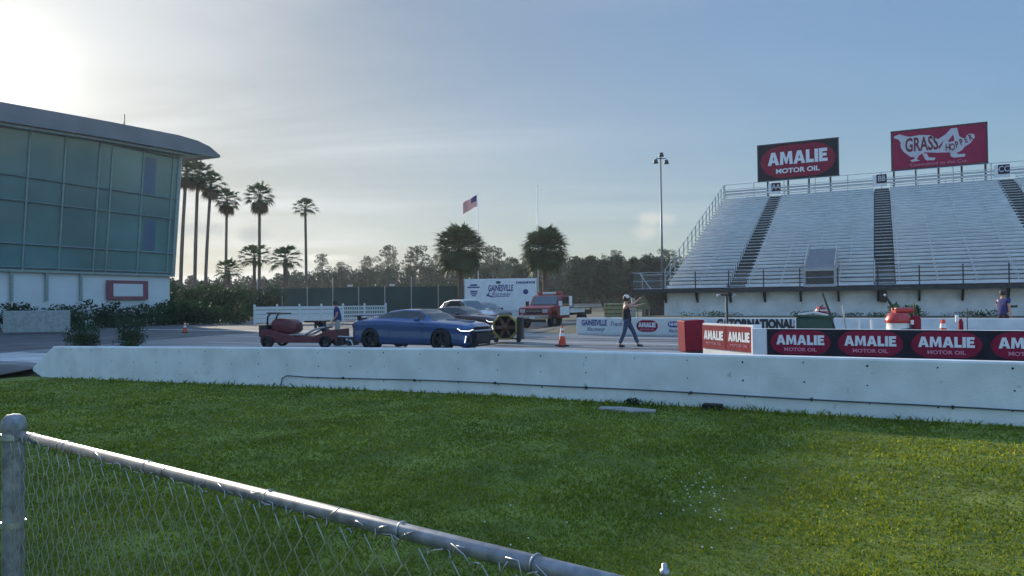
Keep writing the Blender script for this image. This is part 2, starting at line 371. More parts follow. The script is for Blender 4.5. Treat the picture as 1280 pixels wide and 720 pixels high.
# ------------------------------------------------------------------ grass blades
def grass():
    n = 460000
    r = 1.3*np.exp(rng.random(n)*math.log(24/1.3)); a = rng.uniform(-.78, .78, n)
    x = r*np.sin(a); y = r*np.cos(a)
    s = x*TX+y*TY; D = x*NX+y*NY
    edge = 12.12
    k = (D < edge) & (s < 22.3) & (y > .9)
    x, y, s, D, r = x[k], y[k], s[k], D[k], r[k]; n = len(x)
    z = -.24-.017*np.clip(s-7, 0, 14)
    clump = np.sin(x*1.7+np.sin(y*2.3)*1.4)*np.sin(y*1.9+np.sin(x*1.3)*1.7)
    fine = np.sin(x*7.1+2*np.sin(y*5.3))*np.sin(y*6.7+2*np.sin(x*4.9))
    hh = (.024+.007*clump+.006*fine)*rng.uniform(.55, 1.35, n)*(1+.012*r)
    hh = np.where(D > edge-.35, hh*rng.uniform(1.0, 2.6, n)*(rng.random(n)<.5)+hh*.8, hh)
    w = np.maximum(.0028, r*.0009)*rng.uniform(.7, 1.4, n)
    th = rng.uniform(0, 2*PI, n); lean = rng.uniform(.3, 1.5, n)*hh; la = rng.uniform(0, 2*PI, n)
    base = np.stack([x, y, z-.004], 1); wv = np.stack([np.cos(th)*w, np.sin(th)*w, 0*w], 1)
    lv = np.stack([np.cos(la)*lean, np.sin(la)*lean, hh], 1)
    mid = base+lv*np.array([.35,.35,.6]); tip = base+lv
    V = np.stack([base-wv, base+wv, mid+wv*.8, tip, mid-wv*.8], 1).reshape(-1, 3)
    i = np.arange(n)[:, None]*5
    Fq = np.concatenate([i+np.array([0,1,2,4]), ], 1)
    Ft = np.concatenate([i+np.array([4,2,3,3])], 1)
    me = bpy.data.meshes.new('grass')
    me.vertices.add(len(V)); me.vertices.foreach_set('co', V.astype(np.float32).ravel())
    li = np.concatenate([Fq, i+np.array([4,2,3])], 1).ravel()
    me.loops.add(li.size); me.loops.foreach_set('vertex_index', li.astype(np.int32))
    me.polygons.add(2*n); st = np.stack([np.arange(n)*7, np.arange(n)*7+4], 1).ravel()
    me.polygons.foreach_set('loop_start', st.astype(np.int32)); me.update(calc_edges=True)
    m = bpy.data.materials.new('grass_blade'); t = nt(m); N = t.nodes; L = t.links; b = N['Principled BSDF']; out = N['Material Output']
    b.inputs['Roughness'].default_value = .55; b.inputs['Specular IOR Level'].default_value = .25
    g = N.new('ShaderNodeNewGeometry'); tc = N.new('ShaderNodeTexCoord')
    n1 = N.new('ShaderNodeTexNoise'); n1.inputs['Scale'].default_value = .55; n1.inputs['Detail'].default_value = 6; n1.inputs['Roughness'].default_value = .65; L.new(tc.outputs['Object'], n1.inputs['Vector'])
    r1 = N.new('ShaderNodeValToRGB'); e = r1.color_ramp.elements
    e[0].position = .30; e[0].color = (.11,.175,.02,1); e[1].position = .62; e[1].color = (.22,.28,.036,1); e3 = e.new(.74); e3.color = (.26,.25,.065,1)
    L.new(n1.outputs['Fac'], r1.inputs['Fac'])
    r2 = N.new('ShaderNodeValToRGB'); e = r2.color_ramp.elements
    e[0].color = (.55,.6,.5,1); e[1].color = (1.5,1.35,1.1,1); e2 = r2.color_ramp.elements.new(.93); e2.color = (1.15,1.1,.95,1); e[-1].position = 1; e[-1].color = (2.4,1.9,1.3,1)
    L.new(g.outputs['Random Per Island'], r2.inputs['Fac'])
    mx = N.new('ShaderNodeMix'); mx.data_type = 'RGBA'; mx.blend_type = 'MULTIPLY'; mx.inputs[0].default_value = 1
    L.new(r1.outputs[0], mx.inputs[6]); L.new(r2.outputs[0], mx.inputs[7]); L.new(mx.outputs[2], b.inputs['Base Color'])
    tr = N.new('ShaderNodeBsdfTranslucent'); ty = N.new('ShaderNodeMix'); ty.data_type = 'RGBA'; ty.blend_type = 'MULTIPLY'; ty.inputs[0].default_value = 1; ty.inputs[7].default_value = (1.25, 1.15, .6, 1); L.new(mx.outputs[2], ty.inputs[6]); L.new(ty.outputs[2], tr.inputs['Color'])
    ms = N.new('ShaderNodeMixShader'); ms.inputs[0].default_value = .58
    L.new(b.outputs[0], ms.inputs[1]); L.new(tr.outputs[0], ms.inputs[2]); L.new(ms.outputs[0], out.inputs['Surface'])
    o = link('grass', me, m); tag(o, 'short mown green grass covering the lawn before the wall', 'grass', kind='stuff')
grass()
# clover flowers
fl = MB()
for _ in range(46):
    p = at(random.gauss(862, 26), random.gauss(6.55, .38)); 
    if random.random() < .25: p = at(random.uniform(560, 1200), random.uniform(5, 9))
    zz_ = h(p.x, p.y)+random.uniform(.035, .06)
    fl.lathe([(.001,0),(.007,.002),(.008,.007),(.001,.011)], (p.x, p.y, zz_), 6)
tag(fl.build('clover_flowers', 'flower'), 'tiny white clover flowers scattered in the grass', 'flowers', kind='stuff')
# ------------------------------------------------------------------ near barrier wall
def track_line_box(mb, s0, s1, D0, D1, z0, z1, seg=1):
    for i in range(seg):
        a = s0+(s1-s0)*i/seg; b = s0+(s1-s0)*(i+1)/seg
def near_wall():
    wt = lambda s: .66-.017*max(0, s-7)
    t = thing('barrier_wall', 'long low white painted concrete wall running across behind the lawn', 'wall', (0,0,0), 0)
    mb = MB(); st = [-30, -10, 0, 7, 12, 17, 21.3]; V = []
    prof = [(12.2, -.75), (12.2, -.03), (12.215, 0), (12.425, 0), (12.44, -.03), (12.44, -.75)]
    for i, s in enumerate(st):
        for D, dz in prof:
            V.append(W(s, D, wt(s)+dz-(.35 if dz < -.5 else 0)))
    for D, dz in prof:     # sloped end
        V.append(W(22.3, D, wt(22)-.62+max(dz, -.1)))
    n = 6; Fc = [(i*n+j, i*n+(j+1) % n, (i+1)*n+(j+1) % n, (i+1)*n+j) for i in range(len(st)) for j in range(n)]
    Fc += [tuple(range(n)), tuple(len(st)*n+j for j in range(n))]
    mb.add(V, Fc); mb.build('wall_body', 'white_wall', t)
    # tie holes
    hb = MB()
    for s in np.arange(-9, 21, .92):
        for k, dz in enumerate((-.10, -.40, -.68)):
            ss_ = s+(.0 if k != 1 else .0)+random.uniform(-.02, .02)
            if random.random() < .08: continue
            p = W(ss_, 12.196, wt(ss_)+dz+random.uniform(-.015, .015)); r = random.uniform(.010, .017)
            q = [p+Vector((TX,TY,0))*r*math.cos(a)+Vector((0,0,1))*r*math.sin(a) for a in np.arange(0, 2*PI, PI/4)]
            hb.add(q, [tuple(range(8))])
    hb.build('tie_holes', 'hole', t)
    cb = MB(); pts = [W(12.35, 12.17, wt(12)-.88), W(12.3, 12.17, wt(12)-.70), W(12.15, 12.17, wt(12)-.64)]
    for s in np.arange(11.6, -14, -.8):
        pts.append(W(s, 12.17, wt(s)-.655-.006*math.sin(s*1.3)-.04*sstep(4, -6, s)))
    cb.tube(pts, .012, 6); 
    o = cb.build('conduit', 'cable', t, True)
    cl = MB()
    for s in np.arange(10.5, -13, -1.9): cl.box(W(s, 12.17, wt(s)-.655-.04*sstep(4, -6, s)), (.03,.05,.05), TH)
    cl.build('conduit_clip', 'darkmetal', t)
near_wall()
# concrete pad, drain hole and weeds by the wall
p = at(780, 11.75); mb = MB()
pp = [W(sd(p.x,p.y)[0]+a, 11.35+b, h(p.x,p.y)+.035) for a, b in ((-.5,-.07),(-.1,-.19),(.45,-.12),(.5,.1),(.1,.2),(-.45,.13))]
mb.add([v for v in pp]+[v-Vector((0,0,.1)) for v in pp], [tuple(range(6))]+[(i,(i+1)%6,(i+1)%6+6,i+6) for i in range(6)])
tag(mb.build('concrete_pad', 'conc'), 'flat grey concrete pad lying in the grass beside the wall', 'concrete pad')
s_, D_ = sd(*at(890, 11.95).xy)
mb = MB().box(W(s_, 12.05, -.2), (.30,.22,.10), TH)
tag(mb.build('drain_box', 'hole'), 'small dark drain box in the grass at the foot of the wall', 'drain')
def leaf_cloud(centers, radii, n, size, flat=.8, shell=.35):
    """quads spread through ellipsoid clumps"""
    centers = np.asarray(centers, float); radii = np.asarray(radii, float)
    if radii.ndim == 1: radii = np.stack([radii]*3, 1)
    wgt = radii.prod(1)**(2/3); idx = rng.choice(len(centers), n, p=wgt/wgt.sum())
    d = rng.normal(size=(n, 3)); d /= np.linalg.norm(d, axis=1)[:, None]
    rr = (shell+(1-shell)*rng.random(n))**.6
    c = centers[idx]+d*radii[idx]*rr[:, None]
    u = rng.normal(size=(n, 3)); u /= np.linalg.norm(u, axis=1)[:, None]
    v = np.cross(u, rng.normal(size=(n, 3))); v /= np.linalg.norm(v, axis=1)[:, None]
    sz = size*rng.uniform(.5, 1.4, n)[:, None]
    V = np.stack([c-u*sz, c+v*sz*flat*.5, c+u*sz, c-v*sz*flat*.5], 1).reshape(-1, 3)
    Fq = np.arange(n*4).reshape(n, 4)
    return V, Fq
def weed(px, Y, w_, hh, label, D=None, z=None):
    p = at(px, Y) if D is None else None
    if D is not None:
        u = (px-640)/F; Yv = D/(NX*u+NY); p = at(px, Yv)
    zb = h(p.x, p.y) if z is None else z
    cs = []; rs = []
    for i in range(6):
        cs.append((p.x+random.uniform(-.5,.5)*w_*abs(TX), p.y+random.uniform(-.5,.5)*w_*TY, zb+hh*random.uniform(.2,.5))); rs.append((w_*.22, w_*.22, hh*.45))
    V, Fq = leaf_cloud(cs, rs, 260, min(w_, hh)*.16)
    o = raw_mesh('weeds', V, Fq, 'bush'); tag(o, label, 'weeds'); return o
weed(797, 0, .55, .16, 'low weeds growing between the concrete pad and the white wall', D=12.0)
# ------------------------------------------------------------------ chain link fence in the foreground
def fence():
    A = Vector((-1.80*.84, 2.62, 0)); 
    A = at(22, 2.6); B = at(700, 1.235); A.z = B.z = 0
    # solve rail height so that it meets the photo at both ends
    zr = CAMZ-.467
    d = (B-A); Lf = d.length; e = d.normalized(); nrm = Vector((e.y, -e.x, 0))
    t = thing('chain_link_fence', 'galvanised chain link fence with a sunlit top rail in the foreground', 'fence', (0,0,0))
    gz = -.25
    rail = MB(); P0 = A+e*.03; P1 = A+e*(Lf*1.75)
    rail.tube([Vector((P0.x,P0.y,zr)), Vector((P1.x,P1.y,zr))], .0163, 16); rail.build('top_rail', 'rail', t, True)
    # terminal post with domed cap
    c = A-e*.035; post = MB(); post.lathe([(.036,gz),(.036,zr+.028)], (c.x,c.y,0), 20); post.build('end_post', 'rail', t, True)
    cap = MB(); cap.lathe([(.041,zr+.015),(.041,zr+.035),(.036,zr+.055),(.022,zr+.068),(.0,zr+.072)], (c.x,c.y,0), 20); cap.build('post_cap', 'rail', t, True)
    bd = MB()
    for z in (zr-.01, zr-.33, zr-.75): MB().lathe([(.0365,z-.011),(.039,z-.011),(.039,z+.011),(.0365,z+.011)], (c.x,c.y,0), 20).build('tension_band', 'galv', t)
    # line post past the frame, with the bolt of its loop cap showing over the rail
    c2 = A+e*(Lf*1.165); lp = MB(); lp.lathe([(.024,gz),(.024,zr-.03)], (c2.x,c2.y,0), 16); lp.build('line_post', 'galv', t, True)
    b = MB(); bq = at(826, 1.18); b.lathe([(.0045,zr-.0),(.0045,zr+.012),(.008,zr+.012),(.008,zr+.022),(.0045,zr+.023),(.0045,zr+.032),(0,zr+.033)], (bq.x+.0,bq.y,.0), 10)
    b.tube([(c2.x,c2.y,zr-.02),(bq.x,bq.y,zr+.002)], .005, 8); b.build('rail_bolt', 'galv', t, True)
    # woven wires: zigzag pairs
    wires = MB(); pitch_ = .078; ht = zr-.012-gz-.05; nz_ = int(ht/(pitch_/2)); ztop = zr-.018
    k = 0; x = .0
    off = -nrm*(.021)      # fabric hangs on the far or near side of the rail
    while x < Lf*1.32:
        pts = []
        for i in range(int(nz_)+1):
            zc = ztop-i*pitch_/2; sgn = 1 if (i+k) % 2 else -1
            q = A+e*(x+sgn*pitch_*.25*.97)-off*1.0
            q = q+nrm*(.003*(1 if (i+k) % 2 else -1))
            pts.append((q.x+random.uniform(-.0012,.0012), q.y+random.uniform(-.0012,.0012), zc))
            if i > 14: break
        wires.tube(pts, .00145, 5, False); x += pitch_/2; k += 1
    # twisted selvage tails poking up along the rail
    tw = wires; x = .03
    while x < Lf*1.3:
        q = A+e*(x+random.uniform(-.006,.006))-off
        for sg in (-1, 1):
            l_ = random.uniform(.022,.045); sl_ = sg*random.uniform(.3,1.0)
            p0 = Vector((q.x,q.y,ztop-.006)); p1 = p0+e*sl_*l_*.45+Vector((0,0,l_*random.uniform(.25,.8)))-nrm*random.uniform(-.002,.008); p2 = p1+e*sl_*l_*random.uniform(.6,1.2)+Vector((0,0,l_*random.uniform(-.2,.45)))
            tw.tube([p0, p1, p2], .0017, 5)
        x += pitch_*random.uniform(.55, 1.25)
    tw.build('wire_mesh', 'galv', t, True)
    # tie wires
    for f in (.06, .175, .40, .645, .835, .975, 1.1):
        q = A+e*(Lf*f); tie = MB(); pts = []
        sk = random.uniform(-.012,.012)
        for a in np.arange(-.3, 2*PI-.2, .35):
            v = nrm*math.cos(a)*.0186+Vector((0,0,1))*math.sin(a)*.0186+e*(sk*a/6)
            pts.append(Vector((q.x,q.y,zr))+v)
        pts.append(pts[-1]+e*.02+Vector((0,0,-.008)))
        tie.tube(pts, .0019, 6); tie.build('tie_wire', 'galv', t, True)
fence()
# ------------------------------------------------------------------ lettering block used on several banners
GLY = {'A': (1.0, [[(0,0),(.33,1),(.5,1),(.5,.70),(.42,.40),(.5,.40),(.5,.2),(.36,.2),(.30,0)],[(1,0),(.67,1),(.5,1),(.5,.70),(.58,.40),(.5,.40),(.5,.2),(.64,.2),(.70,0)]]),
 'M': (1.12, [[(0,0),(.06,1),(.36,1),(.56,.45),(.76,1),(1.06,1),(1.12,0),(.84,0),(.81,.62),(.63,.06),(.49,.06),(.31,.62),(.28,0)]]),
 'L': (.66, [[(0,0),(0,1),(.30,1),(.30,.25),(.66,.25),(.66,0)]]), 'I': (.30, [[(0,0),(0,1),(.30,1),(.30,0)]]),
 'E': (.72, [[(0,0),(0,1),(.70,1),(.70,.76),(.30,.76),(.30,.62),(.64,.62),(.64,.40),(.30,.40),(.30,.24),(.72,.24),(.72,0)]])}
def block_word(word, w, hh, cx, cz, y, m, parent):
    gap = .07; tot = sum(GLY[c][0] for c in word)+gap*(len(word)-1); k = w/tot; x = cx-w/2; mb = MB()
    for c in word:
        for pl in GLY[c][1]: mb.prism([(x+p[0]*k, cz-hh/2+p[1]*hh) for p in pl], 'y', y-.004, y+.004)
        x += (GLY[c][0]+gap)*k
    return mb.build('lettering', m, parent)
def amalie(parent, cx, cz, w, hh, y, board=True, ovalm='ovalred', small='MOTOR OIL', lm='letter', smallm='letterpink', k=1.0):
    ov = MB().prism(stadium(cx, cz, w, hh), 'y', y-.006, y); ov.build('oval', ovalm, parent)
    block_word('AMALIE', w*.80, hh*.40, cx, cz+hh*.10, y-.012, lm, parent)
    text('small_lettering', small, hh*.20, smallm, parent, (cx, y-.012, cz-hh*.30), sx=1.15, bold=hh*.006, depth=.004)
# second wall with the oval banners
D2 = 18.4
w2 = thing('banner_wall', 'low white wall carrying a black banner of repeated AMALIE ovals', 'wall', W(0, D2, 0), TH)
def sx_(s): return -s
MB().box(((-2.45+30)/2, .11, .42), (32.4-.0, .22, .86)).build('wall_body', 'white_wall', w2, bevel=.012)
# local x = -s ; wall from s=2.75 (x=-2.75) rightwards
bn = thing('oil_banner', 'black banner with crimson ovals hung along the low wall at right', 'banner', W(0, D2-.012, 0), TH)
MB().box((11.0, 0, .52), (27.0, .012, .66)).build('banner_cloth', 'boardblack', bn)
for k in range(9):
    amalie(bn, -1.745+1.5*k, .53, 1.34, .58, -.007)
# fix body extents
w2.children[0].data.transform(Matrix.Translation((-.42,0,0)))
# angled red barrier with two red boards, at the end of the wall
pL = Vector((5.32, 20.0, 0)); pR = Vector((6.05, 17.95, 0)); d = pR-pL; rz = math.atan2(d.y, d.x)
ab = thing('angled_barrier', 'short angled barrier with two red AMALIE boards in a white rim', 'barrier', pL, rz)
Lb = d.length
MB().box((Lb/2, .10, .46), (Lb, .16, .92)).build('barrier_body', 'white_wall', ab, bevel=.01)
for i in range(2):
    bd = MB().box((Lb*(.25+.5*i), .005, .55), (Lb*.5-.03, .02, .64)).build('red_board', 'redboard', ab)
    block_word('AMALIE', Lb*.5*.80, .25, Lb*(.25+.5*i), .60, -.012, 'letter', bd)
    text('small_lettering', 'MOTOR OIL', .10, 'letterpink', bd, (Lb*(.25+.5*i), -.010, .37), sx=1.3)
MB().box((Lb+.04, .08, .46), (.09, .26, .95)).build('white_end_post', 'white', ab, bevel=.01)
q = at(863, 20.9); rb = thing('red_crash_block', 'plain dark red block leaning at the end of the angled barrier', 'barrier block', q, math.radians(12))
MB().box((0, 0, .53), (.62, .5, .90), ry=math.radians(-2), taper=1.0).build('block_body', 'redboard', rb, bevel=.02)
MB().box((.05, -.02, .04), (.60, .46, .08)).build('base', 'darkmetal', rb)
# ------------------------------------------------------------------ far wall with banners
D3 = 30.8
fw = thing('far_barrier_wall', 'far white concrete wall below the grandstand with lettered banners', 'wall', W(0, D3, 0), TH)
MB().box((-12.6+21, .13, .39), (42, .26, .78)).build('wall_body', 'white_wall', fw, bevel=.015)
def px2x(px, D):   # local x on a track-parallel line
    u = (px-640)/F; return -(D/(NX*u+NY))*(-.888*u+.460)
xs = lambda px: px2x(px, D3)
g1 = thing('raceway_banner', 'white banner lettered GAINESVILLE with a red oval on the far wall', 'banner', W(0, D3-.02, 0), TH)
MB().box(((xs(721)+xs(853))/2, 0, .40), (xs(853)-xs(721), .012, .68)).build('banner_cloth', 'offwhite', g1)
text('lettering', 'GAINESVILLE', .36, 'letterblue', g1, ((xs(725)+xs(760))/2, -.012, .54), sx=.60, bold=.012)
text('script_lettering', 'Raceway', .26, 'letterblue', g1, ((xs(725)+xs(758))/2+.1, -.012, .26), sx=.95, shear=.5)
text('script_lettering', 'Track', .28, 'letterblue', g1, ((xs(762)+xs(776))/2, -.012, .50), sx=.9, shear=.5)
amalie(g1, (xs(795)+xs(822))/2, .42, xs(822)-xs(795), .52, -.007)
ring = MB().prism(stadium(xs(843), .50, .62, .26), 'y', -.012, -.007); ring.build('round_logo', 'letterblue', g1)
text('logo_lettering', 'NHRA', .2, 'letter', g1, (xs(843), -.018, .50), sx=.9, bold=.006)
text('script_lettering', 'Racing', .22, 'letterblue', g1, (xs(842), -.012, .22), sx=.9, shear=.5)
g2 = thing('event_banner', 'white banner with bold black GATORNATIONALS lettering on the far wall', 'banner', W(0, D3-.02, 0), TH)
MB().box(((xs(882)+xs(999))/2+.3, 0, .41), (xs(999)-xs(882)+.6, .012, .70)).build('banner_cloth', 'offwhite', g2)
text('lettering', 'GATORNATIONALS', .50, 'letterblack', g2, ((xs(885)+xs(999))/2+.15, -.012, .52), sx=.72, bold=.034)
for px in (882, 998):
    MB().box((xs(px), -.03, .42), (.07, .03, .80)).build('banner_batten', 'white', g2)
# ------------------------------------------------------------------ grandstand
D0 = 44.3; NR = 32; RISE = .25; RUN = .61; ZW = 2.17; SL, SR = -12.0, 34.0    # local x from left end
gs = thing('grandstand', 'long aluminium bleacher grandstand on a white base wall', 'grandstand', W(0, 0, 0), TH)
AIS = [-7.75, .2, 8.3, 16.4, 24.5]; AW = 1.06
VX0, VX1 = -3.9, -2.3; VROWS = 5
def row_spans(i):
    cuts = [(a-AW/2, a+AW/2) for a in AIS]
    if i < VROWS: cuts.append((VX0, VX1))
    cuts.sort(); out = []; x = SL
    for a, b in cuts: out.append((x, a)); x = b
    out.append((x, SR)); return out
for i in range(NR):
    D = D0+RUN*i; z = ZW+RISE*(i+1); mb = MB()
    for a, b in row_spans(i):
        cx = (a+b)/2; l_ = b-a-.04
        mb.box((cx, D, z-.058), (l_, .02, .185))               # riser panel
        mb.box((cx, D+.30, z-.012), (l_, .57, .024))                    # foot boards
        mb.box((cx, D+.46, z+.42), (l_, .27, .045))                      # seat plank
        for k in range(int(l_/1.8)+1):
            mb.box((a+.2+k*1.8, D+.46, z+.2), (.04, .05, .40))
    mb.build('bench_row', 'alu', gs)
us = MB(); zt = ZW+RISE*NR
us.prism([(D0-.0, ZW-.12), (D0+RUN*NR+.05, zt-.12), (D0+RUN*NR+.05, zt-.2), (D0+.1, ZW-.2)], 'x', SL, SR); us.build('under_deck', 'alu_d', gs)
for a in AIS:
    mb = MB(); db = MB()
    for i in range(NR):
        D = D0+RUN*i; z = ZW+RISE*(i+1)
        mb.box((a, D+.10, z-.012), (AW-.06, .26, .03)); mb.box((a, D-.02, z-.03), (AW-.06, .02, .07))
        mb.box((a, D+.42, z+.0), (AW-.06, .30, .02))
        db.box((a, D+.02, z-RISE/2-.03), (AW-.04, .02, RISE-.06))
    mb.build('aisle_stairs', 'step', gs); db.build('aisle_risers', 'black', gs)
# walkway and base wall
DW = 42.6
MB().box(((SL-1.7+SR)/2, (DW+D0)/2, ZW-.05), (SR-SL+1.7, D0-DW, .10)).build('walkway', 'alu', gs)
MB().box(((SL-1.7+SR)/2, DW-.03, ZW-.09), (SR-SL+1.7, .05, .24)).build('edge_beam', 'darkmetal', gs)
MB().box(((SL+SR)/2, 43.35, 1.15), (SR-SL-.3, .25, 1.9)).build('base_wall', 'white_wall', gs)
us2 = MB().box((SL-.9, 44.5, 1.1), (1.5, .15, 2.0)).build('side_panel', 'alu_d', gs)
# front railing: posts each with a knee bracket
posts = list(np.arange(SL-1.65, SR, 1.93))
for k, x in enumerate(posts):
    o = MB().box((x, DW+.03, ZW+.53), (.06, .06, 1.07)).build('rail_post', 'darkmetal', gs)
    if x > SL: MB().prism([(DW+.02, ZW-.21), (DW+.55, ZW-.21), (DW+.62, ZW-.72), (DW+.52, ZW-.80)], 'x', x-.05, x+.05).build('bracket', 'darkmetal', gs)
MB().box((posts[7]+.25, DW+.4, 1.65), (.34, .5, .62)).build('drain_head', 'black', gs)
rl = MB()
for z in (1.07, .55, .08): rl.tube([(SL-1.7, DW+.03, ZW+z), (SR, DW+.03, ZW+z)], .022, 6)
rl.tube([(SL-1.68, DW+.03, ZW+1.07), (SL-1.68, D0+.4, ZW+1.07)], .022, 6); rl.tube([(SL-1.2, DW+.03, ZW+1.05), (SL-.5, DW+.05, ZW+.02)], .03, 6)
rl.tube([(SL-1.68, D0+.4, ZW+1.07), (SL-1.68, D0+.4, ZW)], .022, 6); rl.tube([(SL-1.68, D0+.4, ZW+1.0), (SL-.2, D0+.4, ZW+1.0)], .022, 6)
rl.build('front_rail', 'galv', gs)
def mesh_panel_mat():
    m = bpy.data.materials.new('rail_mesh'); t = nt(m); N = t.nodes; L = t.links; b = N['Principled BSDF']; b.inputs['Base Color'].default_value = (.33,.35,.37,1); b.inputs['Metallic'].default_value = .6
    tr = N.new('ShaderNodeBsdfTransparent'); mx = N.new('ShaderNodeMixShader'); mx.inputs[0].default_value = .12
    L.new(tr.outputs[0], mx.inputs[1]); L.new(b.outputs[0], mx.inputs[2]); L.new(mx.outputs[0], N['Material Output'].inputs['Surface']); return m
MM = mesh_panel_mat()
MB().box(((SL-1.7+SR)/2, DW+.05, ZW+.55), (SR-SL+1.7, .004, .94)).build('rail_mesh_panel', MM, gs)
# end railing climbing with the rows
er = MB()
for i in range(0, NR+1, 2):
    D = D0+RUN*i; z = ZW+RISE*(i+.5); er.box((SL-.06, D, z+.62), (.06, .06, 1.2))
for zz2 in (1.2, .7): er.tube([(SL-.06, D0, ZW+.1+zz2), (SL-.06, D0+RUN*NR, ZW+RISE*NR+.1+zz2)], .022, 6)
er.build('end_rail', 'galv', gs)
DB = D0+RUN*NR+.15; ZB = zt
br = MB()
for x in np.arange(SL, SR, 2.44): br.box((x, DB, ZB+.65), (.06, .06, 1.5))
for z in (1.38, .95, .72, .5): br.tube([(SL, DB, ZB+z), (SR, DB, ZB+z)], .022, 6)
for z in (.56, .80): br.box(((SL+SR)/2, DB+.03, ZB+z), (SR-SL, .02, .10))
br.build('back_rail', 'galv', gs)
for a, tx in zip(AIS[:3], ('AA', 'BB', 'CC')):
    sg = MB().box((a-.12, DB-.06, ZB+.72), (1.0, .03, .92)).build('section_sign', 'white', gs)
    MB().box((a-.0, DB-.09, ZB+.86), (.72, .02, .70)).build('sign_plate', 'boardblack', sg)
    text('sign_lettering', tx, .62, 'logogrey', sg, (a, DB-.105, ZB+.86), sx=.8, bold=.012)
# vomitory
vo = MB(); vx = (VX0+VX1)/2; vw = VX1-VX0
vo.box((vx, D0-.05, ZW+1.03), (vw+.1, .16, .13)); vo.box((VX0+.0, D0+.4, ZW+.5), (.10, 1.0, 1.0)); vo.box((VX1-.0, D0+.4, ZW+.5), (.10, 1.0, 1.0)); vo.box((vx, D0-.03, ZW+.10), (vw, .06, .20))
vf = vo.build('entry_frame', 'galv', gs)
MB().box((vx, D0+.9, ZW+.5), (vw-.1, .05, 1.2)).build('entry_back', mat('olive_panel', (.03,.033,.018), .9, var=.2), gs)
MB().prism([(D0+.03, ZW+1.10), (D0+.10, ZW+1.10), (D0+RUN*VROWS, ZW+RISE*VROWS+1.15), (D0+RUN*VROWS, ZW+RISE*VROWS+1.05)], 'x', VX0+.05, VX1-.05).build('entry_hood', mat('entry_panel', (.12,.14,.16), .6, .2, var=.1), gs)
er2 = MB()
for x in (VX0, VX1):
    er2.tube([(x, D0, ZW+.1), (x, D0, ZW+1.35), (x, D0+RUN*VROWS, ZW+RISE*VROWS+1.45), (x, D0+RUN*VROWS, ZW+RISE*VROWS)], .028, 6)
    for k in range(1, 4): er2.tube([(x, D0+RUN*VROWS*k/4, ZW+RISE*VROWS*k/4+.2), (x, D0+RUN*VROWS*k/4, ZW+RISE*VROWS*k/4+1.35)], .022, 6)
er2.build('entry_rail', 'galv', gs)
us3 = MB()
for x in np.arange(SL+.3, SR, 5.5):
    for i in (12, 24, 32):
        us3.box((x, D0+RUN*i-.3, (ZW+RISE*i)/2), (.2, .2, ZW+RISE*i-.3))
us3.build('support_column', 'darkmetal', gs)
# billboards
def billboard(name, label, px0, px1, m, loc):
    x0, x1 = px2x(px0, 64.5), px2x(px1, 64.5)
    t = thing(name, label, 'billboard', W(0, 64.5, 0), TH)
    MB().box(((x0+x1)/2, .05, 13.25), (x1-x0, .08, 3.1)).build('panel', m, t)
    fr = MB()
    for z in (11.7, 14.8): fr.box(((x0+x1)/2, .05, z), (x1-x0+.12, .14, .10))
    for x in (x0, x1): fr.box((x, .05, 13.25), (.10, .139, 3.2))
    fr.build('frame', 'darkmetal', t)
    for k in range(5):
        x = x0+(x1-x0)*(.02+.96*k/4) if name == 'tool_billboard' else x0+(x1-x0)*(.12+.26*k) if k < 4 else None
        if x is None: continue
        MB().box((x, .16, 10.8), (.14, .14, 4.6)).build('post', 'darkmetal', t)
    return t, x0, x1
b1, x0, x1 = billboard('oil_billboard', 'black billboard with red oval reading AMALIE above the bleachers', 950, 1051, 'boardblack', 0)
amalie(b1, (x0+x1)/2, 13.25, (x1-x0)*.93, 2.75, -.0, smallm='letter')
b2, x0, x1 = billboard('tool_billboard', 'crimson billboard with a grey insect logo above the bleachers', 1118, 1238, 'hopper', 0)
def bp(u, v): return (x0+(x1-x0)*u, 11.7+3.1*v)       # photo-rectified board coords
body = [(.03,.88),(.09,.92),(.14,.87),(.20,.83),(.30,.85),(.42,.82),(.50,.70),(.58,.80),(.64,.94),(.70,.94),(.72,.72),(.76,.66),(.82,.76),(.87,.74),(.88,.66),(.83,.52),(.78,.46),(.74,.36),(.70,.32),(.62,.34),(.50,.36),(.42,.38),(.36,.40),(.30,.34),(.24,.30),(.20,.32),(.13,.46),(.10,.58),(.10,.72),(.07,.80),(.03,.83)]
MB().prism([bp(*p) for p in body], 'y', -.004, .009).build('logo_body', 'logogrey', b2)
for poly in ([(.24,.34),(.30,.34),(.27,.24),(.31,.20),(.22,.18),(.20,.22),(.25,.26)], [(.33,.38),(.38,.36),(.40,.26),(.47,.24),(.46,.18),(.38,.19),(.36,.22)], [(.62,.36),(.68,.34),(.70,.28),(.78,.27),(.77,.20),(.66,.20),(.63,.24)]):
    MB().prism([bp(*p) for p in poly], 'y', -.004, .009).build('logo_foot', 'logogrey', b2)
MB().prism([bp(*p) for p in ((.60,.62),(.66,.78),(.67,.62),(.62,.60))], 'y', -.008, -.004).build('logo_gap', 'hopper', b2)
MB().prism([bp(*p) for p in ((.50,.50),(.56,.66),(.54,.54),(.51,.44))], 'y', -.008, -.004).build('logo_gap', 'hopper', b2)
cxg, czg = bp(.325, .60); text('lettering', 'GRASS', 1.5, 'maroon', b2, (cxg, -.012, czg), sx=.52, bold=.04)
for i, chh in enumerate('HOPPER'):
    uu = .60+.047*i; vv = .46+.05*max(0, i-1); cxg, czg = bp(uu, vv)
    text('lettering', chh, .78-.03*i, 'maroon', b2, (cxg, -.014, czg), rot=(PI/2, -.10*min(i,3), 0), sx=.58, bold=.02)
cxg, czg = bp(.5, .10); text('small_lettering', 'Committed to the Cut.', .36, 'letterpink', b2, (cxg, -.012, czg), sx=1.15)
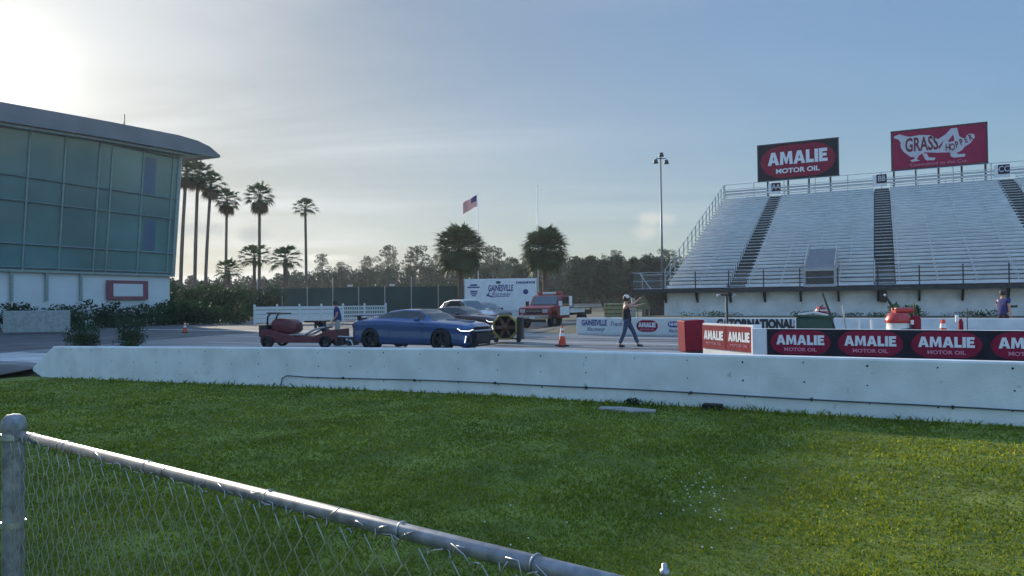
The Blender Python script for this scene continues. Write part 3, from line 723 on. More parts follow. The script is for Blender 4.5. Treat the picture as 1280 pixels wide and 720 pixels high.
# ------------------------------------------------------------------ light pole, flag poles
p = at(828, 58); lp = thing('light_pole', 'tall thin galvanised floodlight pole left of the grandstand', 'light pole', p)
MB().tube([(0,0,0),(0,0,6),(0,0,13.2)], [.13,.10,.06], 10).build('pole', 'rail', lp, True)
MB().tube([(-.45,0,13.1),(.45,0,13.1)], .05, 6).build('cross_arm', 'galv', lp)
for x, z in ((-.42, 12.85), (.05, 13.4), (.45, 12.8)): MB().lathe([(.0,.18),(.12,.16),(.22,-.12),(.20,-.16),(0,-.16)], (x, -.1, z), 10).build('floodlight', 'darkmetal', lp, True)
def pole(px, Y, ytop, label, name, r=.07):
    p = at(px, Y); hz_ = (376-.0104*(px-640)-ytop)*Y/F+CAMZ
    t = thing(name, label, 'pole', p); MB().tube([(0,0,0),(0,0,hz_*.5),(0,0,hz_)], [r,r*.85,r*.5], 8).build('pole', 'white', t, True)
    MB().lathe([(0,-.07),(.07,0),(0,.07)], (0,0,hz_+.05), 8).build('finial', 'galv', t); return t, hz_
fp, hz_ = pole(598, 74, 243, 'white flagpole standing behind the left round palm', 'flagpole')
pole(673, 74, 232, 'bare white pole behind the right round palm', 'bare_pole')
fl_ = thing('flag', 'striped red and white flag with dark blue corner on its pole', 'flag', at(598, 74, hz_-.05))
def flagstrip(u0, u1, v0, v1, m, name, dy=0):
    V = []; nn = 12
    for i in range(nn+1):
        u = u0+(u1-u0)*i/nn
        for v in (v0, v1):
            x = -.08-u*1.45; z = -v*1.15-.70*u-.15*u*u*(1)+.05*math.sin(u*9); y = .12*math.sin(u*7+v)+dy
            V.append((x, y, z))
    mb = MB(); mb.add(V, [(2*i, 2*i+1, 2*i+3, 2*i+2) for i in range(nn)]); mb.build(name, m, fl_, True)
for k in range(13):
    flagstrip(0 if k > 6 else .42, 1, k/13, (k+1)/13, 'flagred' if k % 2 == 0 else 'flagwhite', 'stripe')
flagstrip(0, .42, 0, 7/13, 'flagblue', 'canton')
# ------------------------------------------------------------------ left building
R0 = at(215, 58); Rt = thing('control_tower', 'three storey glass fronted tower with white base and curved roof', 'building', (R0.x, R0.y, 0), math.atan2(.41, .912)+PI)
# local x: from right corner towards the left end (-.912?) ; recompute so that local x = e, local -y = m(out)
e = Vector((-.41, -.912, 0)); rzb = math.atan2(e.y, e.x); Rt.rotation_euler = (0, 0, rzb)
# local y axis = rot90(e) = (.912,-.41) = outward
LB = 34; z0, z1 = 3.95, 13.75; lean = .9
def fx(z): return lean*(z-z0)/(z1-z0) if z > z0 else 0
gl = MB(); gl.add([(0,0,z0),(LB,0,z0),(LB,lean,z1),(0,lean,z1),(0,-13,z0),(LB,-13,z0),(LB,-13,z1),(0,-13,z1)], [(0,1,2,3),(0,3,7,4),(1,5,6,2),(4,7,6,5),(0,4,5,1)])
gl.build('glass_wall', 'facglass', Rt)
MB().box((LB/2, -6.5-.15, z0/2), (LB-.2, 13, z0-.01)).build('base_wall', 'facwhite', Rt)
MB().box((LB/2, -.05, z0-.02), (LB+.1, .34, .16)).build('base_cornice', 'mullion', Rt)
# vertical mullions at measured spacings
def a_of(px, z):   # distance along facade seen at px
    u = (px-640)/F; o = fx(z)
    # R0 + a e + o m
    X0 = R0.x+.912*o; Y0 = R0.y-.41*o
    return (u*Y0-X0)/(-.41+.912*u)
mull = [a_of(p_, 8.5) for p_ in (212, 175, 136, 120, 77, 32)]
while mull[-1] < LB: mull.append(mull[-1]+2.6)
ms_ = MB()
def bar(x0b, x1b, za, zb, w=.10):
    pass
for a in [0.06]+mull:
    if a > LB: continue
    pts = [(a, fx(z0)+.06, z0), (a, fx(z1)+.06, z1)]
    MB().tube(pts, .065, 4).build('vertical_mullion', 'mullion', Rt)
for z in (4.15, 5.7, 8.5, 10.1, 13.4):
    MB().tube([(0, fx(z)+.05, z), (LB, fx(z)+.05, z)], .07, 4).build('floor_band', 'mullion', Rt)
# blue blinds behind the glazing, set just proud of the glass
for za, zb in ((10.25, 13.0), (5.85, 8.3)):
    a0, a1 = a_of(193, za), a_of(177, za); mb = MB()
    mb.add([(a0, fx(za)+.02, za), (a1, fx(za)+.02, za), (a1, fx(zb)+.02, zb), (a0, fx(zb)+.02, zb)], [(0,1,2,3)])
    mb.build('window_blind', 'facblue', Rt)
# corner fin
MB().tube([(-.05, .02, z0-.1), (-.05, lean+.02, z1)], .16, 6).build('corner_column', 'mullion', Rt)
# ground floor bays at left
for px in (14, 58, 101):
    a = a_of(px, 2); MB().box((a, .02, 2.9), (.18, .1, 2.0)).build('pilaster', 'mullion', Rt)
a0, a1 = a_of(184, 2.8), a_of(133, 2.8)
sg = MB().box(((a0+a1)/2, .05, 2.72), (a1-a0, .1, 1.45)).build('wall_sign', mat('dull_red', (.22,.07,.09), .7), Rt)
MB().box(((a0+a1)/2, .11, 2.72), ((a1-a0)*.72, .03, .95)).build('sign_panel', 'facwhite', sg)
# roof: profile in (x,z), curved down to the tip at the right
top = [(-3.2,14.15),(-2.7,14.4),(-2.0,14.72),(-.8,14.95),(1,15.02),(7,14.75),(LB+2,13.1)]; bot = [(LB+2,11.9),(7,13.55),(1.0,13.78),(-1.2,13.85),(-3.1,13.95)]
rf = MB().prism(top+bot, 'y', lean+1.1, -14).build('roof', 'roof', Rt)
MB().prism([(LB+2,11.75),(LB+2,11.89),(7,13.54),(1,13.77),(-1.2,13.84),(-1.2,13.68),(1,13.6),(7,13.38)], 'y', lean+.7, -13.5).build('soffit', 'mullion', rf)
ac = a_of(172, 14); MB().tube([(ac, -.5, 15), (ac, -.5, 16.3)], .03, 5).build('roof_antenna', 'darkmetal', rf)
MB().tube([(ac+.3, -.5, 15), (ac+.05, -.5, 15.7)], .02, 5).build('roof_antenna', 'darkmetal', rf)
# low white wall left
q = at(46, 41); lw = tag(MB().box((q.x, q.y, .70), (3.5, .35, 1.25), rz=.1).build('low_white_wall', mat('grey_wall', (.30,.33,.32), .8), bevel=.03), 'low white block wall in front of the tower at far left', 'wall')  # base colour is a mid grey, slightly mottled
# ------------------------------------------------------------------ hedges and shrubs
def shrub(px, Y, w_, hh, label, n=1500, name='shrub', cat='shrub', group=None, leaf=.13, mt='bush', depth=None, zbase=None):
    p = at(px, Y); zb = h(p.x, p.y) if zbase is None else zbase
    t = thing(name, label, cat, (p.x, p.y, zb), 0, group); cs = []; rs = []
    k = max(4, int(w_/hh*4))
    for i in range(k):
        r = hh*random.uniform(.28, .42); cs.append((w_*(-.5+(i+.5)/k)+random.uniform(-.1,.1)*w_/k, random.uniform(-.3,.3)*(depth or hh*.6), hh*random.uniform(.45,.72))); rs.append((max(r, w_/k*.6), (depth or hh*.7)*.5, r))
        cs.append((cs[-1][0], cs[-1][1], hh*.25)); rs.append((max(r, w_/k*.6), (depth or hh*.7)*.5, hh*.28))
    V, Fq = leaf_cloud(cs, rs, n, leaf); raw_mesh('foliage', V, Fq, mt, t)
    st = MB()
    for i in range(k): c = cs[2*i]; st.tube([(c[0],c[1],0),(c[0]+.05,c[1],c[2])], [.05,.02], 5)
    st.build('stem', 'trunk', t); return t
for a_, wl, hh_, lb in ((6.5, 15.5, 1.85, 'long clipped dark hedge along the right half of the glass tower'), (22.5, 15, 1.7, 'clipped hedge along the tower behind the low white wall')):
    P = Vector((R0.x, R0.y, 0))+e*a_+Vector((.912, -.41, 0))*2.3; t = shrub(640+P.x/P.y*F, P.y, wl, hh_, lb, 9000, 'hedge', 'hedge', leaf=.13, depth=1.6); t.rotation_euler = (0, 0, rzb)
shrub(238, 66, 5.0, 3.9, 'tall green shrub mass right of the tower corner', 3600, leaf=.18)
shrub(282, 64, 4.2, 3.3, 'rounded shrub below the slender palms', 3000, leaf=.17)
shrub(318, 70, 4.5, 3.6, 'dark shrub behind the left end of the white fence', 3000, leaf=.17)
shrub(262, 56, 5.4, 1.9, 'low dark hedge across the asphalt from the tower', 3200, 'hedge', 'hedge', leaf=.12)
shrub(103, 28.5, .6, 1.15, 'dark rounded bush behind the left end of the long wall', 2600, leaf=.045)
shrub(163, 28, .5, 1.3, 'dark upright bush behind the long wall left of the red machine', 2600, leaf=.045)
# ------------------------------------------------------------------ palms
def palm(px, Y, ytop, rc, label, low=1.55, lean_=0, skirt=False, name='palm_tree', group=None, trunk_r=.2, nf=36, droop=1.0):
    p = at(px, Y); hor = 376-.0104*(px-640); zt_ = (hor-ytop)*Y/F+CAMZ-rc*.85; zb = h(p.x, p.y)
    t = thing(name, label, 'palm tree', (p.x, p.y, zb), 0, group); H = zt_-zb
    pts = [(lean_*((i/6)**1.6)+.0, 0, H*i/6) for i in range(7)]
    MB().tube(pts, [trunk_r*1.25]+[trunk_r]*3+[trunk_r*.9]*2+[trunk_r*.8], 9).build('trunk', 'palmtrunk', t, True)
    top_ = Vector((lean_, 0, H)); V = []; Fc = []
    def frond(az, el, ln, bl, tgt):
        d = Vector((math.cos(az)*math.cos(el), math.sin(az)*math.cos(el), math.sin(el)))
        side = d.cross(Vector((0,0,1))).normalized(); up = side.cross(d)
        o = len(tgt[0])
        e0 = top_+d*ln*random.uniform(.75,1.2)+Vector((0,0,-.10*ln*droop))
        # petiole
        wv = side*.018*rc; tgt[0].extend([top_-wv, top_+wv, e0+wv, e0-wv]); tgt[1].append((o, o+1, o+2, o+3))
        nb = 13
        for j in range(nb):
            a = (j-(nb-1)/2)/(nb-1)*2.5; ll = bl*(1-.18*abs(a))*random.uniform(.85, 1.1)
            dd = (d*math.cos(a)+side*math.sin(a)).normalized(); nn = dd.cross(up).normalized()
            m1 = e0+dd*ll*.55+up*.04*ll; tip = e0+dd*ll-Vector((0,0,1))*ll*(.30*droop*random.uniform(.6,1.3))
            o = len(tgt[0]); w_ = ll*.062
            tgt[0].extend([e0, m1-nn*w_, tip, m1+nn*w_]); tgt[1].append((o, o+1, o+2, o+3))
    live = ([], []); dead = ([], [])
    for i in range(nf):
        el = math.asin(max(-.9, min(1, 1-low*(i+.5)/nf))); az = i*2.39996+random.uniform(-.2,.2)
        frond(az, el, rc*.55*random.uniform(.8,1.1), rc*.5, live)
    mb = MB(); mb.add(*live); mb.build('crown', 'palm', t)
    if skirt:
        for i in range(int(nf*.6)):
            frond(i*2.39996, -random.uniform(.9, 1.35), rc*.4, rc*.55, dead)
        mb = MB(); mb.add(*dead); mb.build('dead_skirt', 'deadpalm', t)
    return t
palm(575, 70, 279, 2.95, 'round bushy palm behind the left end of the white sign', trunk_r=.22, nf=170, droop=.75, low=1.85)
palm(681, 70, 282, 2.75, 'round bushy palm behind the red tow truck', trunk_r=.22, nf=170, droop=.75, low=1.85)
G = 'slender palms right of the tower'
palm(225, 88, 196, 2.2, 'slender palm closest to the tower corner, crown under the roof tip', lean_=.8, skirt=True, group=G, trunk_r=.22)
palm(243, 92, 196, 2.4, 'slender palm with a shaggy crown just right of the roof tip', lean_=.5, skirt=True, group=G, trunk_r=.22)
palm(256, 90, 212, 2.1, 'third slender palm from the tower with a bowed trunk', lean_=.8, skirt=True, group=G, trunk_r=.2)
palm(282, 92, 232, 2.1, 'slender palm with hanging dead fronds above the small bushy palm', lean_=.2, skirt=True, group=G, trunk_r=.18)
palm(324, 92, 225, 2.4, 'wide crowned slender palm in the middle of the palm row', lean_=.1, skirt=True, group=G, trunk_r=.2)
palm(383, 92, 243, 1.9, 'lone slender palm farthest right of the palm row', lean_=-.1, group=G, trunk_r=.18, nf=28)
palm(286, 86, 320, 2.0, 'short bushy palm below the shaggy slender palm', trunk_r=.2, nf=30)
palm(318, 84, 302, 2.2, 'medium bushy palm in front of the wide crowned slender palm', trunk_r=.2, nf=34)
palm(357, 84, 303, 2.3, 'medium palm with stout trunk left of the lone slender palm', trunk_r=.3, nf=34)
# ------------------------------------------------------------------ pines
def pine(px, Y, ytop, w_, label, group=None, open_=True, n=1600):
    p = at(px, Y); hor = 376-.0104*(px-640); H = (hor-ytop)*Y/F+CAMZ; zb = h(p.x, p.y)
    t = thing('pine_tree', label, 'pine tree', (p.x, p.y, zb), random.uniform(0,6), group)
    tr = MB(); bend = random.uniform(-.4,.4)
    tr.tube([(0,0,0),(bend*.4,0,H*.5),(bend,0,H*.96)], [H*.016,H*.011,H*.003], 7)
    cs = []; rs = []; nb = 16 if open_ else 22
    for i in range(nb):
        f = i/nb; z = H*((.55 if open_ else .28)+(.44 if open_ else .7)*f); az = i*2.4+random.uniform(-.4,.4)
        l_ = w_*.5*((1-.55*f) if open_ else (1.05-f))*random.uniform(.55,1.1)
        l_ *= .85; q = Vector((bend*f+math.cos(az)*l_, math.sin(az)*l_, z+l_*.12))
        tr.tube([(bend*f, 0, z-l_*.25), q], [H*.004, H*.0015], 4)
        r = w_*random.uniform(.09,.17)*(1.1 if open_ else 1.25); cs.append(q); rs.append((r*1.3, r*1.3, r*.75))
    cs.append((bend, 0, H*.97)); rs.append((w_*.1,w_*.1,w_*.1))
    tr.build('trunk', 'trunk', t, True)
    V, Fq = leaf_cloud(cs, rs, n, w_*.045, .5); raw_mesh('crown', V, Fq, 'pine', t)
PG = 'tall pines standing above the far wood'
for px, Y, yt, w_, lb in ((403,150,317,4.5,'open crowned pine right of the lone slender palm'), (425,160,328,4.5,'small pine between two taller ones over the green screen'), (460,150,321,5,'flat topped pine above the left half of the green screen'),
    (483,150,307,6,'tallest open pine above the green screen'), (520,150,309,7,'wide open pine left of the left round palm'), (545,160,318,5,'narrow pine close to the left round palm'),
    (617,145,308,6.5,'open pine just right of the flagpole'), (640,150,322,5,'low pine between the two round palms'), (770,170,312,5,'thin pine peeking over the wood near the grandstand'), (834,120,312,4.5,'pine at the corner of the grandstand behind the light pole')):
    pine(px, Y, yt, w_, lb, PG)
PG2 = 'dense pines in front of the far wood'
for i, (px, yt, Y, lb) in enumerate(((722,324,112,'dense pine right of the round palm over the tow truck'), (738,321,118,'second dense pine right of the tow truck cab'), (755,327,108,'dense pine above the end of the flatbed'), (772,320,115,'dense pine above the person with raised arms'), (790,323,108,'dense pine touching the left end of the walkway'), (806,320,112,'dense pine behind the walkway end'), (822,324,112,'dense pine at the foot of the light pole'), (604,338,118,'dense low pine behind the white sign'), (650,334,116,'dense low pine left of the right round palm'))):
    pine(px, Y, yt, 5.5, lb, PG2, False, 4200)
# far wood: one mass
def wood():
    Vs = []; Fs = []; o = 0; tr = MB()
    px = -200
    while px < 1500:
        for layer in range(2):
            Y = (165, 195)[layer]+random.uniform(-10,10)
            if px < 330: yt = 350
            elif px < 420: yt = 347-(px-330)*.09
            elif px < 560: yt = 339-(px-420)*.05
            elif px < 700: yt = 331-(px-560)*.04
            else: yt = 324
            yt += random.uniform(-3.5, 5)-layer*2
            x = (px+random.uniform(-4,4)-640)/F*Y; hor = 376-.0104*(px-640); H = max(3, (hor-yt)*Y/F+CAMZ)
            w_ = random.uniform(3.2, 6); cs = []; rs = []
            for i in range(10):
                f = (i+.5)/10; rr = w_*.5*(1.05-f*.62)*random.uniform(.6,1.1)
                cs.append((x+random.uniform(-.4,.4)*w_*(1-f), Y+random.uniform(-.4,.4)*w_, H*(.08+.9*f))); rs.append((rr, rr, H*.11))
            V, Fq = leaf_cloud(cs, rs, 560, .42, .8); Vs.append(V); Fs.append(Fq+o); o += len(V)
        px += 6
    ob = raw_mesh('far_wood', np.concatenate(Vs), np.concatenate(Fs), 'wood')
    tag(ob, 'distant dark wood of pines behind the track', 'wood', kind='stuff')
wood()
# ------------------------------------------------------------------ screen fence, vinyl fence
def straight(name, label, cat, pxa, Ya, pxb, Yb):
    a, b = at(pxa, Ya), at(pxb, Yb); d = b-a; return thing(name, label, cat, a, math.atan2(d.y, d.x)), d.length
t, Lg = straight('green_screen_fence', 'long dark green windscreen fence behind the white rail fence', 'fence', 322, 76, 582, 72)
MB().box((Lg/2, 0, 1.6), (Lg, .04, 3.1)).build('screen', 'screen', t)
for k in range(9): MB().tube([(Lg*k/8, -.06, 0), (Lg*k/8, -.06, 3.3 if k % 3 else 4.2)], .045, 6).build('post', 'galv', t)
for fx_ in (.46, .66): MB().box((Lg*fx_, -.1, 3.35), (.5, .25, .2)).build('floodlight', 'offwhite', t)
t, Lv = straight('white_rail_fence', 'white vinyl board fence left of the blue car', 'fence', 318, 53, 482, 55)
for k in range(7):
    x = Lv*k/6; o = MB().box((x, 0, .72), (.13, .13, 1.46)).build('post', 'offwhite', t); MB().lathe([(.11,1.45),(.0,1.56)], (x,0,0), 4).build('post_cap', 'offwhite', o)
for k in range(6):
    pn = MB()
    for z, hh_ in (((.30,.30),(.62,.30),(.94,.30),(1.24,.22)) if k < 4 else ((.40,.09),(.70,.09),(1.0,.09),(1.3,.09))): pn.box((Lv*(k+.5)/6, 0, z), (Lv/6-.13, .05, hh_))
    if k >= 4:
        for j in range(12): pn.box((Lv*k/6+Lv/6*(j+.5)/12, -.04, .8), (.05, .03, 1.1))
    pn.build('fence_panel', 'offwhite', t)
# ------------------------------------------------------------------ cones
def cone(name, label, px, Y, hh, group=None):
    p = at(px, Y); t = thing(name, label, 'traffic cone', (p.x, p.y, h(p.x, p.y)+.004), .3, group)
    MB().box((0,0,.02), (hh*.55,hh*.55,.04)).build('base', 'rubber', t, bevel=.008)
    r0, r1 = hh*.20, hh*.045
    f = lambda z: r0+(r1-r0)*z
    MB().lathe([(f(0),.04),(f(.5),hh*.5),(f(1),hh),(f(1)*.6,hh)], (0,0,0), 16).build('cone_body', 'orange', t, True)
    for a, b in ((.48,.66),(.76,.88)): MB().lathe([(f(a)+.004,hh*a+.01),(f(b)+.004,hh*b+.01)], (0,0,0), 16).build('white_collar', 'white', t, True)
cone('traffic_cone', 'orange traffic cone with white collars standing between the cars and the person', 702, 25, .70)
cone('traffic_cone', 'small orange cone on the asphalt right of the tower', 231, 40, .60)
# ------------------------------------------------------------------ cars
def interp(xk, yk, x):
    """smooth monotone-ish interpolation"""
    for i in range(len(xk)-1):
        if x <= xk[i+1]:
            t = (x-xk[i])/(xk[i+1]-xk[i]); t = t*t*(3-2*t)*.5+t*.5; return yk[i]+(yk[i+1]-yk[i])*t
    return yk[-1]
def wheel(parent, x, y, r, w_, side):
    """side: -1 => outer face toward -y"""
    wo = bpy.data.objects.new('wheel', None); COL.objects.link(wo); wo.parent = parent; wo.location = (x, y, r)
    MB().lathe([(r*.66,-w_/2),(r*.93,-w_/2),(r,-w_/2+.03),(r,w_/2-.03),(r*.93,w_/2),(r*.66,w_/2)], (0,0,0), 28, 'y').build('tyre', 'rubber', wo, True)
    rm = MB().lathe([(r*.67,-w_*.5),(r*.63,-w_*.40),(r*.60,0),(r*.67,w_*.5)], (0,0,0), 28, 'y')
    for k in range(5):
        a = 2*PI*k/5+.3
        for da in (-.14, .14):
            c_, s_ = math.cos(a+da), math.sin(a+da); rm.tube([(.06*r*c_, side*w_*.36, .06*r*s_), (r*.64*c_, side*w_*.40, r*.64*s_)], r*.045, 5)
    rm.lathe([(0,side*w_*.42),(r*.14,side*w_*.40),(r*.14,side*w_*.2)], (0,0,0), 12, 'y'); rm.build('rim', 'alloy', wo, True)
    MB().lathe([(0,side*w_*.1),(r*.5,side*w_*.1)], (0,0,0), 20, 'y').build('brake_disc', 'darkmetal', wo)
    return wo
def car(name, label, loc, rz, paint, spec, group=None, glass='carglass'):
    """local x forward"""
    t = thing(name, label, 'car', loc, rz, group); Lc = spec['L']; Wd = spec['W']/2
    xr = -Lc/2
    hood = spec['top']; roofz = spec['roof']; belt = spec['belt']; plan = spec['plan']
    gx0, gx1, gx2, gx3 = spec['glass']       # rear glass base, roof rear, roof front, windscreen base
    wr = spec['wr']; wxs = spec['wheels']
    NXs = 220; xs_ = [xr+Lc*i/NXs for i in range(NXs+1)]
    def sect(x):
        f = (x-xr)/Lc
        w_ = Wd*interp(*plan, f); zb_ = interp(*belt, f); zh = interp(*hood, f); zs = interp(*spec['sill'], f)
        cab = gx0 < f < gx3
        zt2 = interp(*roofz, f) if cab else zh
        if cab: zt2 = max(zt2, zh)
        k = min(1, max(0, (zt2-zh)/.25)) if cab else 0
        wtop = w_*(.80 if not cab else (.80+( .62-.80)*min(1, (zt2-zh)/.42)))
        low = zs; mid = zs+(zb_-zs)*.45
        P = [(w_*.90, low), (w_*.985, low+.06), (w_*1.0, low+(zb_-low)*.30), (w_*.985, low+(zb_-low)*.62), (w_*1.0, low+(zb_-low)*.86), (w_*.965, zb_)]
        sh = (w_*.90, zb_+.03*(1-k)+.015)
        P.append(sh)
        if cab and k > 0.02:
            for q in (.25, .5, .75, .92):
                P.append((sh[0]+(wtop-sh[0])*q, sh[1]+(zt2-.035-sh[1])*(q**.92)))
            P.append((wtop, zt2-.03)); P.append((wtop*.86, zt2-.008)); P.append((wtop*.5, zt2)); P.append((0, zt2+.008))
        else:
            for q in (.25, .5, .75, .92):
                P.append((sh[0]+(w_*.62-sh[0])*q, sh[1]+(zt2-.012-sh[1])*q))
            P.append((w_*.60, zt2-.004)); P.append((w_*.5, zt2+.006)); P.append((w_*.3, zt2-.002)); P.append((0, zt2))
        return P
    MD = 5
    def dense(P):
        Q = []
        for i in range(5):
            for k in range(MD): f = k/MD; Q.append((P[i][0]+(P[i+1][0]-P[i][0])*f, P[i][1]+(P[i+1][1]-P[i][1])*f))
        return Q+P[5:]
    S = [dense(sect(x)) for x in xs_]; K = len(S[0]); DJ = 5*MD-5
    grp = {'body': [], 'side_window': [], 'windscreen': [], 'rear_window': []}
    V = []
    for sgn in (-1, 1):
        for i, x in enumerate(xs_):
            f_ = i/NXs
            for j, (yy, z) in enumerate(S[i]):
                xx = x
                # rounded nose and tail
                if f_ > .94: xx = x-((f_-.94)/.06)**2*.02*Lc*(yy/Wd)**2*2.2
                if f_ < .05: xx = x+((.05-f_)/.05)**2*.012*Lc*(yy/Wd)**2*2
                V.append((xx, sgn*yy, z))
    n1 = (NXs+1)*K
    for si, sgn in enumerate((-1, 1)):
        for i in range(NXs):
            f = (i+.5)/NXs; xm = (xs_[i]+xs_[i+1])/2
            for j in range(K-1):
                a = si*n1+i*K+j; q = (a, a+1, a+K+1, a+K)
                zc = (S[i][j][1]+S[i][j+1][1])/2
                if any((xm-wx)**2+(zc-wr*.98)**2 < (wr*1.09)**2 for wx in wxs) and j-DJ < 6: continue
                g_ = 'body'
                if gx0 < f < gx3:
                    zt2 = interp(*roofz, f); zh = interp(*hood, f)
                    if 7 <= j-DJ <= 9 and spec['sg'][0] < f < spec['sg'][1] and S[i][10+DJ][1]-S[i][6+DJ][1] > .10: g_ = 'side_window'
                    if j-DJ >= 11:
                        if gx2 < f: g_ = 'windscreen'
                        elif f < gx1: g_ = 'rear_window'
                grp[g_].append(q)
    Vn = np.array(V)
    for g_, fs in grp.items():
        if not fs: continue
        used = sorted({v for q in fs for v in q}); mp_ = {v: i for i, v in enumerate(used)}
        mb = MB(); mb.add([V[u] for u in used], [tuple(mp_[v] for v in q) for q in fs])
        me = bpy.data.meshes.new(g_); me.from_pydata(mb.v, [], mb.f)
        bm = bmesh.new(); bm.from_mesh(me); bmesh.ops.remove_doubles(bm, verts=bm.verts, dist=.0005); bmesh.ops.recalc_face_normals(bm, faces=bm.faces); bm.to_mesh(me); bm.free()
        link(g_, me, M[paint] if g_ == 'body' else M[glass if g_ != 'windscreen' else spec.get('ws', glass)], t, True)
    # nose and tail caps (dark grille / bumper faces)
    for i_, nm in ((NXs, 'grille'), (0, 'rear_bumper')):
        mb = MB(); pts = [V[i_*K+j] for j in range(K)]+[V[n1+i_*K+j] for j in range(K-2, -1, -1)]
        mb.add(pts, [tuple(range(len(pts)))]); mb.build(nm, 'black' if nm == 'grille' else paint, t)
    # floor pan and wheel wells
    MB().box((0, 0, interp(*spec['sill'], .5)+.12), (Lc*.93, Wd*1.6, .2)).build('underbody', 'black', t)
    MB().box((0, 0, .45), (Lc*.80, Wd*1.2, .35)).build('chassis', 'black', t)
    for wx in wxs:
        for sg in (-1, 1):
            wheel(t, wx, sg*(Wd-.13), wr, .25, sg)
            MB().lathe([(wr*1.11,-sg*.22),(wr*1.11,-sg*.035)], (wx, sg*Wd, wr*.98), 28, 'y').build('wheel_arch', 'black', t)
    # mirrors
    fm = spec['mir']; xm = xr+Lc*fm; zb_ = interp(*belt, fm)
    for sg in (-1, 1):
        MB().box((xm, sg*(Wd*.98+.06), zb_+.10), (.13, .20, .13)).build('mirror', paint, t, True, bevel=.03)
        hx = xr+Lc*(fm-.22); MB().box((hx, sg*(Wd*.995), zb_-.12), (.16, .03, .03)).build('door_handle', paint, t, bevel=.006)
        # door seams
    sm = MB()
    for f in spec['seams']:
        P = sect(xr+Lc*f)
        for sg in (-1, 1): sm.tube([(xr+Lc*f, sg*(a+.001), b) for a, b in P[1:6]], .006, 4)
    sm.build('door_seam', 'black', t)
    return t, sect, xr, Lc, Wd
CAM = dict(L=4.80, W=1.90, wr=.36, wheels=(-1.48, 1.36),
  plan=([0,.05,.2,.5,.75,.92,.98,1.0],[.86,.94,1.0,.97,.99,.94,.84,.72]),
  belt=([0,.08,.3,.55,.72,.9,.97,1],[.88,.95,.98,.93,.90,.84,.76,.70]),
  top=([0,.04,.18,.3,.6,.66,.85,.95,1.0],[.94,1.06,1.07,1.03,1.0,1.0,.96,.88,.78]),
  roof=([.12,.2,.34,.44,.55,.62,.71,1],[1.04,1.13,1.31,1.36,1.35,1.23,1.0,.9]),
  sill=([0,.05,.12,.88,.95,1],[.34,.24,.18,.18,.16,.20]), glass=(.13,.33,.55,.71), sg=(.24,.63), mir=.60, seams=(.36,.635), ws='carglass')
hr = TH                                        # heading right along the strip
blue, sect, xr, Lc, Wd = car('sports_coupe', 'low metallic blue sports coupe in front of the others, white lamps lit', at(527, 24.3), hr, 'bluecar', CAM)
def coupe_details(t, paint, spoiler=True):
    for sg in (-1, 1):
        # headlamp cluster: dark housing with a bent bright light line, and a vertical bright slit below
        hd = MB().box((2.10, sg*.70, .665), (.34, .36, .085), rz=-sg*.55).build('headlight', 'black', t, bevel=.01)
        MB().tube([(2.00, sg*.945, .74), (2.11, sg*.925, .665), (2.33, sg*.77, .655), (2.40, sg*.64, .70)], .014, 6).build('light_line', 'led', hd)
        MB().tube([(2.23, sg*.80, .50), (2.20, sg*.83, .28)], .013, 6).build('fog_light', 'led', t)
        MB().tube([(2.20, sg*.83, .25), (2.28, sg*.74, .52), (2.36, sg*.55, .52), (2.38, sg*.48, .25)], .018, 6).build('bumper_trim', paint, t)
        MB().box((2.30, sg*.64, .39), (.12, .24, .20), rz=-sg*.45).build('air_intake', 'black', t)
    MB().box((2.385, 0, .655), (.09, 1.05, .05)).build('grille_bar', 'lens', t, bevel=.01)
    MB().box((2.37, 0, .42), (.10, .95, .30)).build('lower_grille', 'black', t, bevel=.01)
    MB().box((2.40, 0, .17), (.22, 1.45, .03)).build('front_splitter', 'black', t, bevel=.008)
    MB().box((1.55, 0, .965), (.75, .62, .05), ry=.10).build('hood_vent', paint, t, bevel=.02)
    if spoiler:
        sp = MB().box((-2.16, 0, 1.13), (.28, 1.62, .035), ry=-.12).build('spoiler', paint, t, bevel=.01)
        for sg in (-1, 1): MB().box((-2.14, sg*.68, 1.06), (.16, .04, .13)).build('spoiler_post', 'black', sp)
    for sg in (-1, 1): MB().box((-2.36, sg*.55, .80), (.05, .45, .12)).build('tail_light', 'red', t, bevel=.01)
    MB().box((-2.40, 0, .48), (.03, .52, .12)).build('rear_plate', 'offwhite', t)
coupe_details(blue, 'bluecar')
mc, *_ = car('sports_coupe', 'dark maroon sports coupe behind the blue coupe', at(574, 34.0), hr, 'redcar', CAM, ws='x') if False else car('sports_coupe', 'dark maroon sports coupe behind the blue coupe', at(574, 34.0), hr, 'redcar', CAM)
coupe_details(mc, 'redcar')
SUV = dict(L=4.7, W=1.86, wr=.36, wheels=(-1.4, 1.42),
  plan=([0,.05,.2,.5,.78,.92,.98,1.0],[.88,.95,1.0,1.0,.98,.93,.84,.74]),
  belt=([0,.1,.5,.75,.92,1],[1.08,1.08,1.02,.98,.86,.70]),
  top=([0,.03,.2,.6,.75,.9,.97,1.0],[1.02,1.10,1.10,1.10,1.08,1.0,.86,.74]),
  roof=([.0,.03,.12,.3,.5,.58,.74,1],[1.10,1.3,1.60,1.72,1.72,1.64,1.10,1.0]),
  sill=([0,.05,.12,.88,.95,1],[.38,.28,.24,.24,.26,.30]), glass=(.01,.10,.56,.73), sg=(.10,.68), mir=.66, seams=(.28,.46,.67), ws='lightglass')
sv, *_ = car('silver_suv', 'silver suv parked in front of the white sign behind the coupes', at(584, 44), hr-.45, 'silver', SUV)
for sg in (-1, 1): MB().box((2.08, sg*.66, .86), (.30, .34, .12), rz=-sg*.5).build('headlight', 'lens', sv, bevel=.02)
MB().box((2.26, 0, .62), (.14, 1.15, .22)).build('grille_panel', 'black', sv, bevel=.02)
